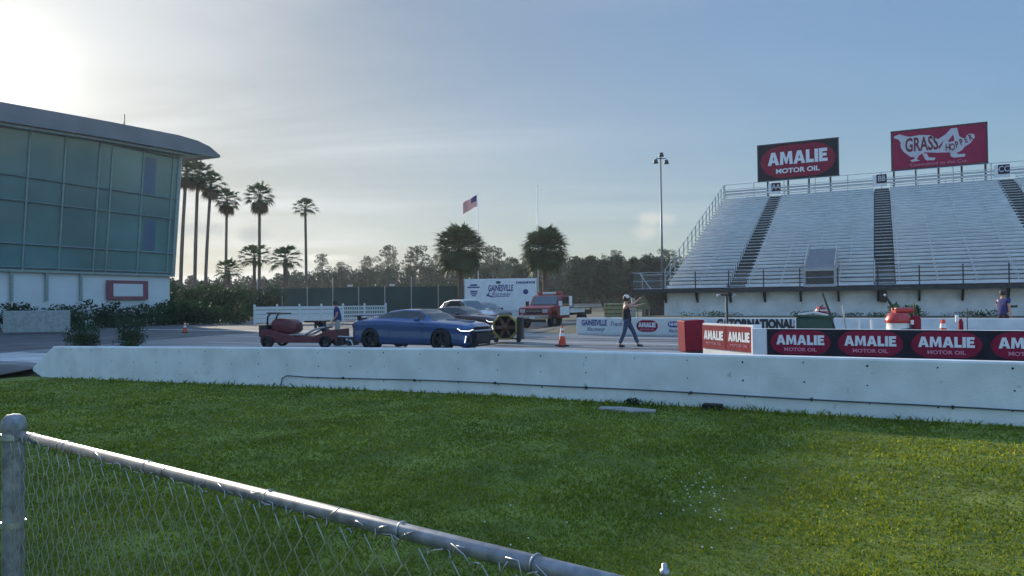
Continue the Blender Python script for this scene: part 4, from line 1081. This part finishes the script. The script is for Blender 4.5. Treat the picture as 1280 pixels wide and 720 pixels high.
bk, *_ = car('black_sedan', 'black car nose showing between the silver suv and the tow truck', at(604, 48), hr-.45, 'blackcar', dict(SUV, roof=([.0,.03,.12,.3,.5,.58,.74,1],[1.10,1.2,1.42,1.50,1.50,1.44,1.10,1.0])))
for sg in (-1, 1): MB().box((2.08, sg*.66, .86), (.30, .34, .12), rz=-sg*.5).build('headlight', 'lens', bk, bevel=.02)
# ------------------------------------------------------------------ tow truck (local x forward)
tq = at(685, 42.6); tt = thing('tow_truck', 'red and white flatbed tow truck with light bar', 'tow truck', (tq.x, tq.y, 0), math.atan2(-.88, -.47))
def prof(poly, w0, w1, name, m, par, bev=.03): return MB().prism(poly, 'y', w0, w1).build(name, m, par, bevel=bev)
# hood+fenders (front at x=+1.9)
prof([(1.95,.62),(1.98,1.02),(1.92,1.20),(.75,1.32),(.55,1.32),(.55,.55),(.80,.55),(.86,.86),(1.10,.99),(1.42,.99),(1.66,.86),(1.72,.55)], -.98, .98, 'hood', 'truckred', tt)
prof([(.55,.55),(.55,1.32),(.10,1.86),(-.10,1.93),(-.85,1.93),(-.95,1.80),(-1.0,.55)], -.96, .96, 'cab', 'truckred', tt)
cw = MB(); 
for sg in (-1, 1): cw.add([(.50,sg*.985,1.30),(-.80,sg*.985,1.30),(-.78,sg*.985,1.78),(.10,sg*.985,1.78)], [(0,1,2,3)])
cw.build('side_window', 'carglass', tt)
mb = MB(); mb.add([(.60,-.80,1.36),(.60,.80,1.36),(.17,.74,1.84),(.17,-.74,1.84)], [(0,1,2,3)]); mb.build('windscreen', 'lightglass', tt)
for sg in (-1, 1):
    MB().box((-.20, sg*.985, .98), (1.35, .03, .52)).build('door_panel', 'white', tt, bevel=.01)
    MB().box((.62, sg*1.08, 1.42), (.10, .20, .28)).build('mirror', 'white' if sg > 0 else 'black', tt, bevel=.02)
    hl = MB().box((1.965, sg*.72, 1.00), (.06, .34, .20)).build('headlight', 'lens', tt, bevel=.01)
MB().box((1.97, 0, .98), (.05, 1.02, .26)).build('grille', 'black', tt, bevel=.01)
MB().box((2.02, 0, 1.0), (.03, 1.0, .03)).build('grille_bar', 'chrome', tt)
MB().box((2.08, 0, .66), (.18, 1.98, .20)).build('front_bumper', 'chrome', tt, bevel=.02)
MB().box((2.02, 0, .44), (.12, 1.6, .18)).build('air_dam', 'black', tt, bevel=.02)
MB().box((2.185, .0, .64), (.02, .34, .14)).build('number_plate', 'offwhite', tt)
lb = MB().box((-.30, 0, 2.03), (.28, 1.5, .14)).build('light_bar', 'offwhite', tt, bevel=.03)
for y in (-.6, .6): MB().box((-.29, y, 2.04), (.30, .34, .15)).build('beacon', 'red', lb, bevel=.03)
MB().box((-1.35, 0, 1.55), (.50, 1.75, .62)).build('tool_box', 'white', tt, bevel=.03)
bed = MB().box((-3.6, 0, 1.22), (4.6, 2.25, .12)).build('flat_bed', 'silver', tt, bevel=.01)
for sg in (-1, 1): MB().box((-3.6, sg*1.10, 1.31), (4.6, .06, .12)).build('bed_rail', 'galv', bed)
MB().box((-2.6, 0, .82), (6.4, .9, .30)).build('chassis', 'black', tt)
MB().box((-2.2, 0, .98), (2.2, 2.0, .28)).build('side_locker', 'white', tt, bevel=.02)
for x in (1.27, -3.1):
    for sg in (-1, 1):
        wheel(tt, x, sg*(.84 if x > 0 else .86), .40, .26 if x > 0 else .42, sg)
for sg in (-1, 1): MB().lathe([(0,-.01),(.19,-.01),(.19,.01),(0,.01)], (1.27, sg*.985, .40), 16, 'y').build('hub_cap', 'chrome', tt)
# ------------------------------------------------------------------ white raceway sign
a, b = at(580, 52.3), at(672, 51.5); d = b-a; ws = thing('raceway_sign', 'big white GAINESVILLE sign panel behind the silver suv', 'sign', a, math.atan2(d.y, d.x)); Ls = d.length
MB().box((Ls/2, .15, 2.05), (Ls, .3, 2.35)).build('panel', 'white', ws, bevel=.03)
MB().box((Ls/2, .15, .65), (Ls*.92, .25, .45)).build('base', 'offwhite', ws)
fr = MB()
fr.box((.03, .14, 2.05), (.07, .34, 2.4)); fr.box((Ls-.03, .14, 2.05), (.07, .34, 2.4)); fr.build('edge_trim', 'galv', ws)
text('lettering', 'GAINESVILLE', .62, 'letterblue', ws, (Ls*.50, -.006, 2.52), sx=.52, bold=.02, shear=.12)
text('script_lettering', 'Raceway', .44, 'letterblue', ws, (Ls*.50, -.006, 2.10), sx=.9, shear=.5)
MB().prism([(Ls*.30,1.98),(Ls*.36,2.35),(Ls*.34,2.05),(Ls*.40,1.92),(Ls*.62,1.96),(Ls*.62,1.93),(Ls*.38,1.86)], 'y', -.012, -.002).build('swoosh', 'letterblue', ws)
for i, (cx_, cz_, w_, hh_) in enumerate(((.135,2.78,.55,.12),(.13,2.62,.95,.10),(.135,2.30,.55,.12),(.135,2.14,.50,.10),(.135,2.0,.35,.08))):
    MB().prism(stadium(Ls*cx_, cz_, w_, hh_, 6), 'y', -.012, -.002).build('small_logo', 'letterblue', ws)
MB().prism(stadium(Ls*.84, 2.25, .40, .38, 8), 'y', -.012, -.002).build('round_logo', 'letterblue', ws)
MB().prism(stadium(Ls*.47, 2.95, .36, .20, 6), 'y', -.012, -.002).build('green_logo', 'green', ws)
sm = MB(); x = Ls*.72
while x < Ls*.97: wl = random.uniform(.06,.11); sm.box((x, -.006, 2.92), (wl, .01, .16)); x += wl+.035
sm.build('small_lettering', 'letterblue', ws)
# ------------------------------------------------------------------ people (skin modifier bodies)
def skinned(name, chains, m, parent, sub=2):
    """chains: list of (list of (x,y,z,r)) ; points with identical coords are merged"""
    V = []; R = []; E = []; key = {}
    def vid(p):
        k = tuple(round(c, 4) for c in p[:3])
        if k not in key: key[k] = len(V); V.append(p[:3]); R.append(p[3] if not isinstance(p[3], tuple) else p[3])
        return key[k]
    for ch in chains:
        ids = [vid(p) for p in ch]; E += [(ids[i], ids[i+1]) for i in range(len(ids)-1)]
    me = bpy.data.meshes.new(name); me.from_pydata(V, E, []); ob = bpy.data.objects.new(name, me); COL.objects.link(ob)
    md = ob.modifiers.new('skin', 'SKIN'); md.use_smooth_shade = True
    ob.modifiers.new('sub', 'SUBSURF').levels = sub
    if not me.skin_vertices: me.attributes.new('skin', 'FLOAT', 'POINT')
    sv_ = me.skin_vertices[0].data
    for i, r in enumerate(R): sv_[i].radius = r if isinstance(r, tuple) else (r, r)
    sv_[0].use_root = True
    dg = bpy.context.evaluated_depsgraph_get(); m2 = bpy.data.meshes.new_from_object(ob.evaluated_get(dg)); bpy.data.objects.remove(ob)
    m2.name = name; m2.materials.clear(); return link(name, m2, m, parent, True)
def skin_ok():
    me = bpy.data.meshes.new('t'); me.from_pydata([(0,0,0),(0,0,1)], [(0,1)], []); ob = bpy.data.objects.new('t', me); COL.objects.link(ob)
    ob.modifiers.new('s', 'SKIN'); ok = len(me.skin_vertices) > 0; bpy.data.objects.remove(ob); return ok
def person(label, loc, rz, J, shirt, pants, sleeve=.5, cap=None, hat_m='capwhite', hairm='hair', vest=False, held=None):
    """local x = facing direction, z up. J: joints"""
    t = thing('person', label, 'person', loc, rz); g = J.get
    pel, chest, neck, head = (Vector(J[k]) for k in ('pelvis','chest','neck','head'))
    def V4(v, r): return (v[0], v[1], v[2], r)
    ch = [[V4(pel,(.13,.15)), V4((pel+chest)/2,(.115,.14)), V4(chest,(.12,.17)), V4(neck-Vector((0,0,.03)),(.07,.09)), V4(neck+Vector((0,0,.03)),.055), V4(head-Vector((0,0,.06)),(.075,.065)), V4(head+Vector((0,0,.04)),(.10,.08)), V4(head+Vector((-.01,0,.10)),(.06,.055))]]
    for sd_ in ('l','r'):
        sh, el, wr_ = (Vector(J[k+sd_]) for k in ('sh','el','wr')); hp, kn, an = (Vector(J[k+sd_]) for k in ('hip','kn','an')); toe = an+Vector((.17,0,-.05))
        ch.append([V4(chest,(.12,.17)), V4(sh,.062), V4((sh+el)/2,.05), V4(el,.042), V4((el+wr_)/2,.036), V4(wr_,.026)])
        ch.append([V4(pel,(.13,.15)), V4(hp,.095), V4((hp+kn)/2,.08), V4(kn,.062), V4((kn+an)/2,.055), V4(an,.04), V4(toe,.03)])
        # hand: palm and five fingers in the body
        d = (wr_-el).normalized(); sidev = d.cross(Vector((0,0,1)));
        if sidev.length < .1: sidev = Vector((0,1,0))
        sidev.normalize(); palm = wr_+d*.06
        ch.append([V4(wr_,.026), V4(palm,(.034,.022))])
        for k in range(4):
            o = (k-1.5)*.019; ln = (.062,.072,.068,.052)[k]
            f0 = palm+sidev*o+d*.02; f1 = f0+d*ln*.55; f2 = f1+d*ln*.35-Vector((0,0,.018))
            ch.append([V4(palm,(.034,.022)), V4(f0,.010), V4(f1,.009), V4(f2,.008)])
        s2 = 1 if sd_ == 'l' else -1
        ch.append([V4(palm,(.034,.022)), V4(wr_+d*.05+sidev*.035*s2,.012), V4(wr_+d*.085+sidev*.05*s2,.009)])
    b = skinned('body', ch, 'skin', t)
    # shirt
    sc = [[V4(pel-Vector((0,0,.14)),(.168,.188)), V4(pel+Vector((0,0,.04)),(.168,.19)), V4((pel+chest)/2,(.155,.185)), V4(chest,(.150,.195)), V4(neck-Vector((0,0,.05)),(.075,.10))]]
    for sd_ in ('l','r'):
        sh, el = Vector(J['sh'+sd_]), Vector(J['el'+sd_])
        if sleeve > 0: sc.append([V4(chest,(.150,.195)), V4(sh,.080), V4(sh+(el-sh)*sleeve,.062)])
        else: sc.append([V4(chest,(.150,.195)), V4(sh-(sh-chest)*.2,.072)])
    skinned('shirt', sc, shirt, t)
    pc = [[V4(pel+Vector((0,0,.13)),(.145,.165)), V4(pel+Vector((0,0,.05)),(.150,.170)), V4(pel,(.145,.165))]]
    for sd_ in ('l','r'):
        hp, kn, an = (Vector(J[k+sd_]) for k in ('hip','kn','an')); pc.append([V4(pel,(.145,.165)), V4(hp,.108), V4((hp+kn)/2,.094), V4(kn,.076), V4((kn+an)/2,.072), V4(an+Vector((0,0,.03)),.068)])
    skinned('trousers', pc, pants, t)
    for sd_ in ('l','r'):
        an = Vector(J['an'+sd_]); skinned('shoe', [[V4(an+Vector((-.05,0,-.03)),.05), V4(an+Vector((.06,0,-.045)),.048), V4(an+Vector((.18,0,-.055)),.038)]], 'black', t, 1)
    # face
    fw_ = head+Vector((.095,0,.03))
    fc = MB(); fc.lathe([(0,-.012),(.010,0),(0,.012)], head+Vector((.088,.032,.035)), 8); fc.lathe([(0,-.012),(.010,0),(0,.012)], head+Vector((.088,-.032,.035)), 8); fc.box(head+Vector((.088,0,-.045)), (.012,.045,.008)); fc.build('eyes_and_mouth', 'black', b)
    MB().box(head+Vector((.106,0,.0)), (.028,.022,.045), taper=.5).build('nose', 'skin', b, bevel=.004)
    for sg in (-1, 1): MB().lathe([(0,-.008),(.026,0),(0,.008)], head+Vector((-.005,sg*.085,.01)), 10, 'y').build('ear', 'skin', b)
    if cap:
        cp = MB(); cp.lathe([(.100,.03),(.103,.06),(.090,.11),(.055,.145),(0,.155)], head+Vector((-.005,0,.02)), 16); cp.box(head+Vector((.13,0,.055)), (.12,.15,.012), ry=.12); cp.build('cap', hat_m, t, True)
    hh = MB(); hh.lathe([(.088,-.06),(.102,.0),(.103,.06),(.085,.11),(.05,.135),(0,.142)], head+Vector((-.022,0,.01)), 14); hh.build('hair', hairm, t, True)
    return t
# official walking to the right with both forearms raised and held forward
J = dict(pelvis=(0,0,.93), chest=(-.02,0,1.28), neck=(-.03,0,1.47), head=(.0,0,1.60), shl=(-.02,.17,1.40), ell=(.22,.22,1.42), wrl=(.44,.16,1.62), shr=(-.02,-.17,1.40), elr=(.24,-.20,1.36), wrr=(.50,-.14,1.44),
  hipl=(.02,.10,.88), knl=(.22,.11,.50), anl=(.36,.11,.085), hipr=(-.02,-.10,.88), knr=(-.10,-.11,.50), anr=(-.26,-.11,.085))
pq = at(785, 24.2); person('person in white cap, dark vest and blue jeans striding right with raised arms', (pq.x-.05, pq.y, 0), -.12, J, 'darkcloth', 'denim', sleeve=0, cap=True)
# man behind the far wall at right, seen from behind, side on, camera in hand
J2 = dict(pelvis=(0,0,.95), chest=(.0,0,1.30), neck=(.0,0,1.50), head=(.02,0,1.64), shl=(0,.19,1.42), ell=(.10,.27,1.15), wrl=(.32,.16,1.18), shr=(0,-.19,1.42), elr=(-.04,-.26,1.14), wrr=(.02,-.27,.88),
  hipl=(0,.10,.90), knl=(.03,.11,.50), anl=(0,.11,.085), hipr=(0,-.10,.90), knr=(.03,-.11,.50), anr=(0,-.11,.085))
u_ = (1253-640)/F; Ym = 31.9/(NX*u_+NY); mq = at(1253, Ym); person('person in dark blue t-shirt standing behind the far wall at the right edge', (mq.x, mq.y, h(mq.x, mq.y)+.02), .35, J2, 'navy', 'darkcloth', sleeve=.55)
cm = MB().tube([(0,0,0),(.16,0,.01)], [.035,.05], 10); cmo = cm.build('lens', 'black', None); cmt = thing('handheld_camera', 'black camera held by the person in the dark blue t-shirt', 'camera', mq+Vector((.42,.10,1.19+h(mq.x,mq.y))), -.2); cmo.parent = cmt
MB().box((-.04,0,0), (.09,.14,.10)).build('camera_body', 'black', cmt, bevel=.01)
J3 = dict(pelvis=(0,0,.93), chest=(.04,0,1.26), neck=(.06,0,1.44), head=(.10,0,1.56), shl=(.03,.18,1.37), ell=(.06,.24,1.08), wrl=(.20,.20,.90), shr=(.03,-.18,1.37), elr=(.02,-.24,1.08), wrr=(.14,-.22,.86),
  hipl=(0,.10,.88), knl=(.06,.11,.48), anl=(.10,.13,.085), hipr=(0,-.10,.88), knr=(-.02,-.11,.48), anr=(-.10,-.13,.085))
p3 = at(422, 28.2); person('person in navy shirt and pale trousers behind the red track machine', (p3.x, p3.y, 0), PI+.3, J3, 'navy', 'khaki', sleeve=.55, hairm='hair')
# ------------------------------------------------------------------ red track machine (low tractor pulling a frame)
rp = at(332, 26.2); rm_ = thing('track_machine', 'low red track grooming machine with dark canopy bar and towed black frame', 'track machine', (rp.x, rp.y, 0), TH*.35)
zb = -.10
MB().prism([(.05,.18),(.05,.62),(.25,.66),(.45,.64),(1.35,.40),(2.1,.40),(2.6,.62),(3.0,.66),(3.0,.30),(2.4,.18)], 'y', -.5, .6).build('frame_body', 'machinered', rm_, bevel=.03)
MB().prism([(.35,.55),(.36,.92),(.50,1.04),(1.10,1.00),(1.30,.88),(1.34,.62),(1.20,.50)], 'y', -.32, .34).build('engine_hood', 'machinered', rm_, True, bevel=.07)
MB().tube([(.22,-.3,.60),(.24,-.3,1.10),(.36,-.3,1.24),(.36,.35,1.24),(.24,.35,1.10),(.22,.35,.60)], .035, 8).build('roll_bar', 'black', rm_, True)
MB().box((.52, 0, 1.23), (.60, .75, .05), ry=.05).build('canopy', 'black', rm_, bevel=.015)
MB().box((.12, 0, .60), (.34, .9, .44)).build('seat_box', 'black', rm_, bevel=.05)
MB().box((1.42, .0, .46), (.62, .85, .045)).build('deck_plate', 'galv', rm_, bevel=.01)
MB().tube([(1.70,-.35,.46),(2.10,-.35,.66),(2.45,-.35,.72)], .04, 6).build('drag_arm', 'galv', rm_)
MB().tube([(1.70,.35,.46),(2.10,.35,.66),(2.45,.35,.72)], .04, 6).build('drag_arm', 'galv', rm_)
MB().box((2.02, 0, .93), (.70, .7, .06)).build('top_plate', 'black', rm_, bevel=.01)
for x in (1.95, 2.3): MB().tube([(x,0,.62),(x,0,.92)], .05, 8).build('plate_post', 'black', rm_)
MB().tube([(2.15,-.2,.90),(2.55,-.2,.45),(2.9,-.2,.35)], [.10,.16,.14], 8).build('gear_case', 'black', rm_, True)
for k in range(4): MB().box((2.95+.22*k, -.30, .22+.02*(k%2)), (.10, .35, .30)).build('scraper_block', 'darkmetal', rm_, bevel=.02)
MB().tube([(2.6,-.45,.42),(3.5,-.45,.38)], .03, 6).build('side_bar', 'galv', rm_)
MB().tube([(3.30,-.45,.30),(3.48,-.45,.26),(3.56,-.45,.10)], .03, 6).build('hitch_hook', 'white', rm_)
for x in (.35, 2.55):
    for y in (-.52, .60): wheel(rm_, x, y, .22, .2, -1 if y < 0 else 1)
# ------------------------------------------------------------------ yellow ringed fan cart
yp = at(631, 27.6); yc = thing('fan_cart', 'yellow ringed fan on a small black cart beside the blue coupe nose', 'fan cart', (yp.x, yp.y, 0), -.25)
oc = [(math.cos(PI/8+k*PI/4), math.sin(PI/8+k*PI/4)) for k in range(8)]
ring = MB(); n8 = 8; V = []
for r_, y_ in ((.52,-.12),(.46,-.12),(.46,.12),(.52,.12)): V += [(r_*a_, y_, .58+r_*b_) for a_, b_ in oc]
ring.add(V, [(k*8+j, k*8+(j+1) % 8, ((k+1) % 4)*8+(j+1) % 8, ((k+1) % 4)*8+j) for k in range(4) for j in range(8)]); ring.build('shroud_ring', 'yellow', yc, bevel=.012)
fb = MB()
for k in range(6):
    a_ = k*PI/3; fb.box((.22*math.cos(a_), 0, .58+.22*math.sin(a_)), (.40,.02,.13), ry=-a_, rx=.5)
fb.build('fan_blades', 'brown', yc); MB().lathe([(0,-.1),(.10,-.08),(.11,.1),(0,.1)], (0,0,.58), 14, 'y').build('motor', 'brown', yc, True)
MB().lathe([(0,.13),(.46,.13)], (0,0,.58), 16, 'y').build('rear_guard', 'rubber', yc)
MB().box((.10,.2,.14), (1.15,.55,.06)).build('cart_base', 'black', yc, bevel=.01); MB().box((.55,.2,.55), (.20,.45,.85)).build('power_unit', 'black', yc, bevel=.04)
MB().tube([(.62,-.05,.95),(.70,-.05,1.1)], .02, 5).build('handle', 'galv', yc)
for x in (-.35,.55): MB().lathe([(0,-.04),(.09,-.04),(.09,.04),(0,.04)], (x,-.08,.09), 14, 'y').build('caster', 'rubber', yc)
for x in (-.3,.3): MB().tube([(x*1.2,-.1,.15),(x,-.05,.22)], .03, 5).build('ring_foot', 'yellow', yc)
# ------------------------------------------------------------------ start line equipment behind the banner wall
def at_(px, Y, z=0): return at(px, Y, z)
q = at(908, 26.5); sp = thing('sensor_post', 'slim black post with a T shaped arm of small lamps', 'post', q)
MB().tube([(0,0,0),(0,0,1.72)], [.055,.045], 8).build('post', 'black', sp); MB().tube([(-.03,-.04,.1),(-.05,-.04,1.7)], .012, 5).build('cable', 'galv', sp)
MB().box((0,0,1.74), (.46,.08,.06)).build('cross_arm', 'black', sp)
for x in (-.30,.28): MB().lathe([(0,-.07),(.06,-.05),(.06,.06),(0,.06)], (x,0,1.72), 10, 'y').build('lamp', 'lens', sp)
q = at(1018, 19.6); gb = thing('green_bin', 'dark green bin with open flap lid behind the banner wall', 'bin', q, TH)
MB().box((0,0,.55), (.90,.6,1.02), taper=1.0).build('bin_body', 'green', gb, bevel=.02); MB().box((0,0,1.09), (1.0,.68,.07), ry=.03).build('lid', 'green', gb, bevel=.015)
MB().box((-.47,-.1,.55), (.035,.5,1.0)).build('edge_strip', 'white', gb); MB().tube([(-.40,-.3,1.14),(.0,-.33,1.20),(.35,-.3,1.12)], .035, 6).build('folded_cloth', 'offwhite', gb)
hq = at(1026, 19.62, 1.13); hb = thing('helmet', 'red and white helmet lying on the green bin', 'helmet', hq, .4)
MB().lathe([(.11,0),(.15,.05),(.155,.13),(.11,.21),(0,.25)], (0,0,0), 16).build('shell', 'red', hb, True); MB().lathe([(.158,.10),(.158,.14)], (0,0,0), 16).build('white_band', 'white', hb, True)
MB().tube([(-.05,-.16,.02),(-.22,-.16,.10),(-.24,-.16,.20),(-.10,-.16,.27)], .015, 6).build('strap', 'black', hb, True)
q = at(1042, 19.3); pb = thing('black_pry_bar', 'long black bent bar leaning on the right side of the green bin', 'bar')
b0 = at(1048, 19.0, .3); b1_ = at(1037, 19.25, 1.15); b2_ = at(1028, 19.4, 1.72); MB().tube([b0, b1_, b2_], [.035,.035,.022], 8).build('bar', 'black', pb)
gst = thing('grey_stake', 'thin pale stake leaning between the green bin and the white drum', 'stake'); MB().tube([at(1060,19.2,.3), at(1052.5,19.3,1.38)], .02, 6).build('stake', 'galv', gst)
q = at(1122, 19.2); dr = thing('drum', 'white drum with a bright red lid and gear piled on it', 'drum', q)
MB().lathe([(0,0),(.29,0),(.30,.03),(.29,.3),(.30,.33),(.29,.36),(.29,.66),(.30,.69),(.29,.72),(.29,.93),(.30,.95),(.0,.95)], (0,0,0), 24).build('drum_body', 'white', dr, True)
MB().lathe([(.31,.90),(.33,.93),(.33,1.0),(.27,1.10),(.24,1.16),(.10,1.18),(0,1.18)], (0,0,0), 24).build('lid', 'red', dr, True)
MB().box((.12,0,1.24), (.50,.30,.14)).build('gear_bag', 'red', dr, bevel=.04); MB().tube([(-.1,-.32,.72),(.15,-.33,.74),(.42,-.2,.92)], .03, 6).build('black_strap', 'black', dr)
bq_ = thing('hand_brush', 'short black handled brush standing up from the red drum lid', 'brush'); MB().tube([at(1117,19.1,1.24), at(1112,19.1,1.44), at(1107,19.1,1.62)], [.02,.035,.02], 7).build('handle', 'black', bq_); MB().lathe([(0,-.04),(.035,0),(0,.04)], at(1106,19.1,1.65), 8).build('tip', 'white', bq_)
for px, Yv, lb in ((1142,19.3,'thin pale stake right of the white drum'), (1208,19.0,'thin dark stake near the far right of the banner wall')):
    st = thing('stake', lb, 'stake'); MB().tube([at(px,Yv,.2), at(px,Yv,1.45 if px < 1200 else 1.28)], .014, 6).build('rod', 'darkmetal', st)
q = at(1144, 18.95); cn = thing('fuel_can', 'small dark red can beside the stake right of the drum', 'can', q); MB().lathe([(0,0),(.12,0),(.12,1.0),(.09,1.08),(.03,1.10),(.03,1.14),(0,1.14)], (0,0,0), 12).build('can_body', 'redboard', cn, True); MB().box((-.13,-.05,.92), (.07,.05,.12)).build('cap', 'white', cn)
cone('traffic_cone', 'small red cone tip showing over the banner wall', 1178, 19.0, .98)
q = at(1200, 18.95); bt = thing('spray_bottle', 'red and white spray bottle standing behind the banner wall', 'bottle', q); MB().lathe([(0,.0),(.06,0),(.06,.90),(.03,1.0),(0,1.0)], (0,0,0), 10).build('bottle_body', 'redboard', bt, True); MB().box((-.10,0,1.0), (.08,.06,.20)).build('white_jug', 'white', bt, bevel=.02)
for px, lb in ((1072,'small white cup behind the banner wall left of the drum'), (1089,'thin white marker behind the banner wall beside the drum')):
    q = at(px, 19.0); cp_ = thing('marker', lb, 'marker', q); MB().lathe([(0,0),(.035,0),(.045,1.0),(0,1.0)], (0,0,0), 8).build('marker_body', 'white', cp_)
# weeds along the base of the stand
for i, (px, w_, hh_) in enumerate(((880,2.5,.35),(905,1.5,.30),(1003,1.2,.35),(1020,1.6,.30),(1060,1.2,.25),(1108,1.6,.3),(1130,1.2,.75),(1148,1.6,.30),(1200,2.0,.30),(1240,1.6,.4))):
    weed(px, 0, w_, hh_, ('wide low weeds at the left foot of the grandstand wall','weeds behind the T shaped post','weeds right of the black lettered banner','weeds behind the helmet','low weeds behind the leaning pale stake','weeds behind the white drum','tall dark weed clump right of the drum lid','low weeds right of the tall clump','weeds left of the person in the dark blue shirt','weeds behind the person in the dark blue shirt')[i], D=40.5 if i != 6 else 38)
# yellow-green lit things right of the tow truck: wooden barrier and stacked pallets
q = at(769, 44.5); cr_ = thing('pale_trailer', 'pale yellow green equipment trailer behind the flatbed end', 'trailer', q, TH*.3)
MB().box((0,0,.95), (1.35,1.2,.85)).build('trailer_box', mat('yellow_green', (.27,.25,.12), .7, var=.15), cr_, bevel=.03)
for z in (.75,1.0,1.25): MB().box((0,-.62,z), (1.36,.03,.04)).build('side_rib', 'brown', cr_)
for x in (-.4,.4): MB().lathe([(0,-.1),(.26,-.1),(.26,.1),(0,.1)], (x,-.55,.26), 14, 'y').build('tyre', 'rubber', cr_)
q = at(804, 44); tn = thing('small_tent', 'small pale green peaked cover on posts left of the grandstand wall', 'cover', q)
MB().lathe([(.50,1.0),(.46,1.05),(.22,1.6),(.0,1.95)], (0,0,0), 4).build('peak', mat('pale_green_canvas', (.20,.21,.12), .8, var=.1, trans=.3), tn)
for x, y in ((-.35,0),(.35,0),(0,.35),(0,-.35)): MB().tube([(x,y,0),(x,y,1.05)], .03, 6).build('post', 'khaki', tn)
MB().box((-.62,0,.95), (.22,.2,1.5)).build('side_post', 'khaki', tn)
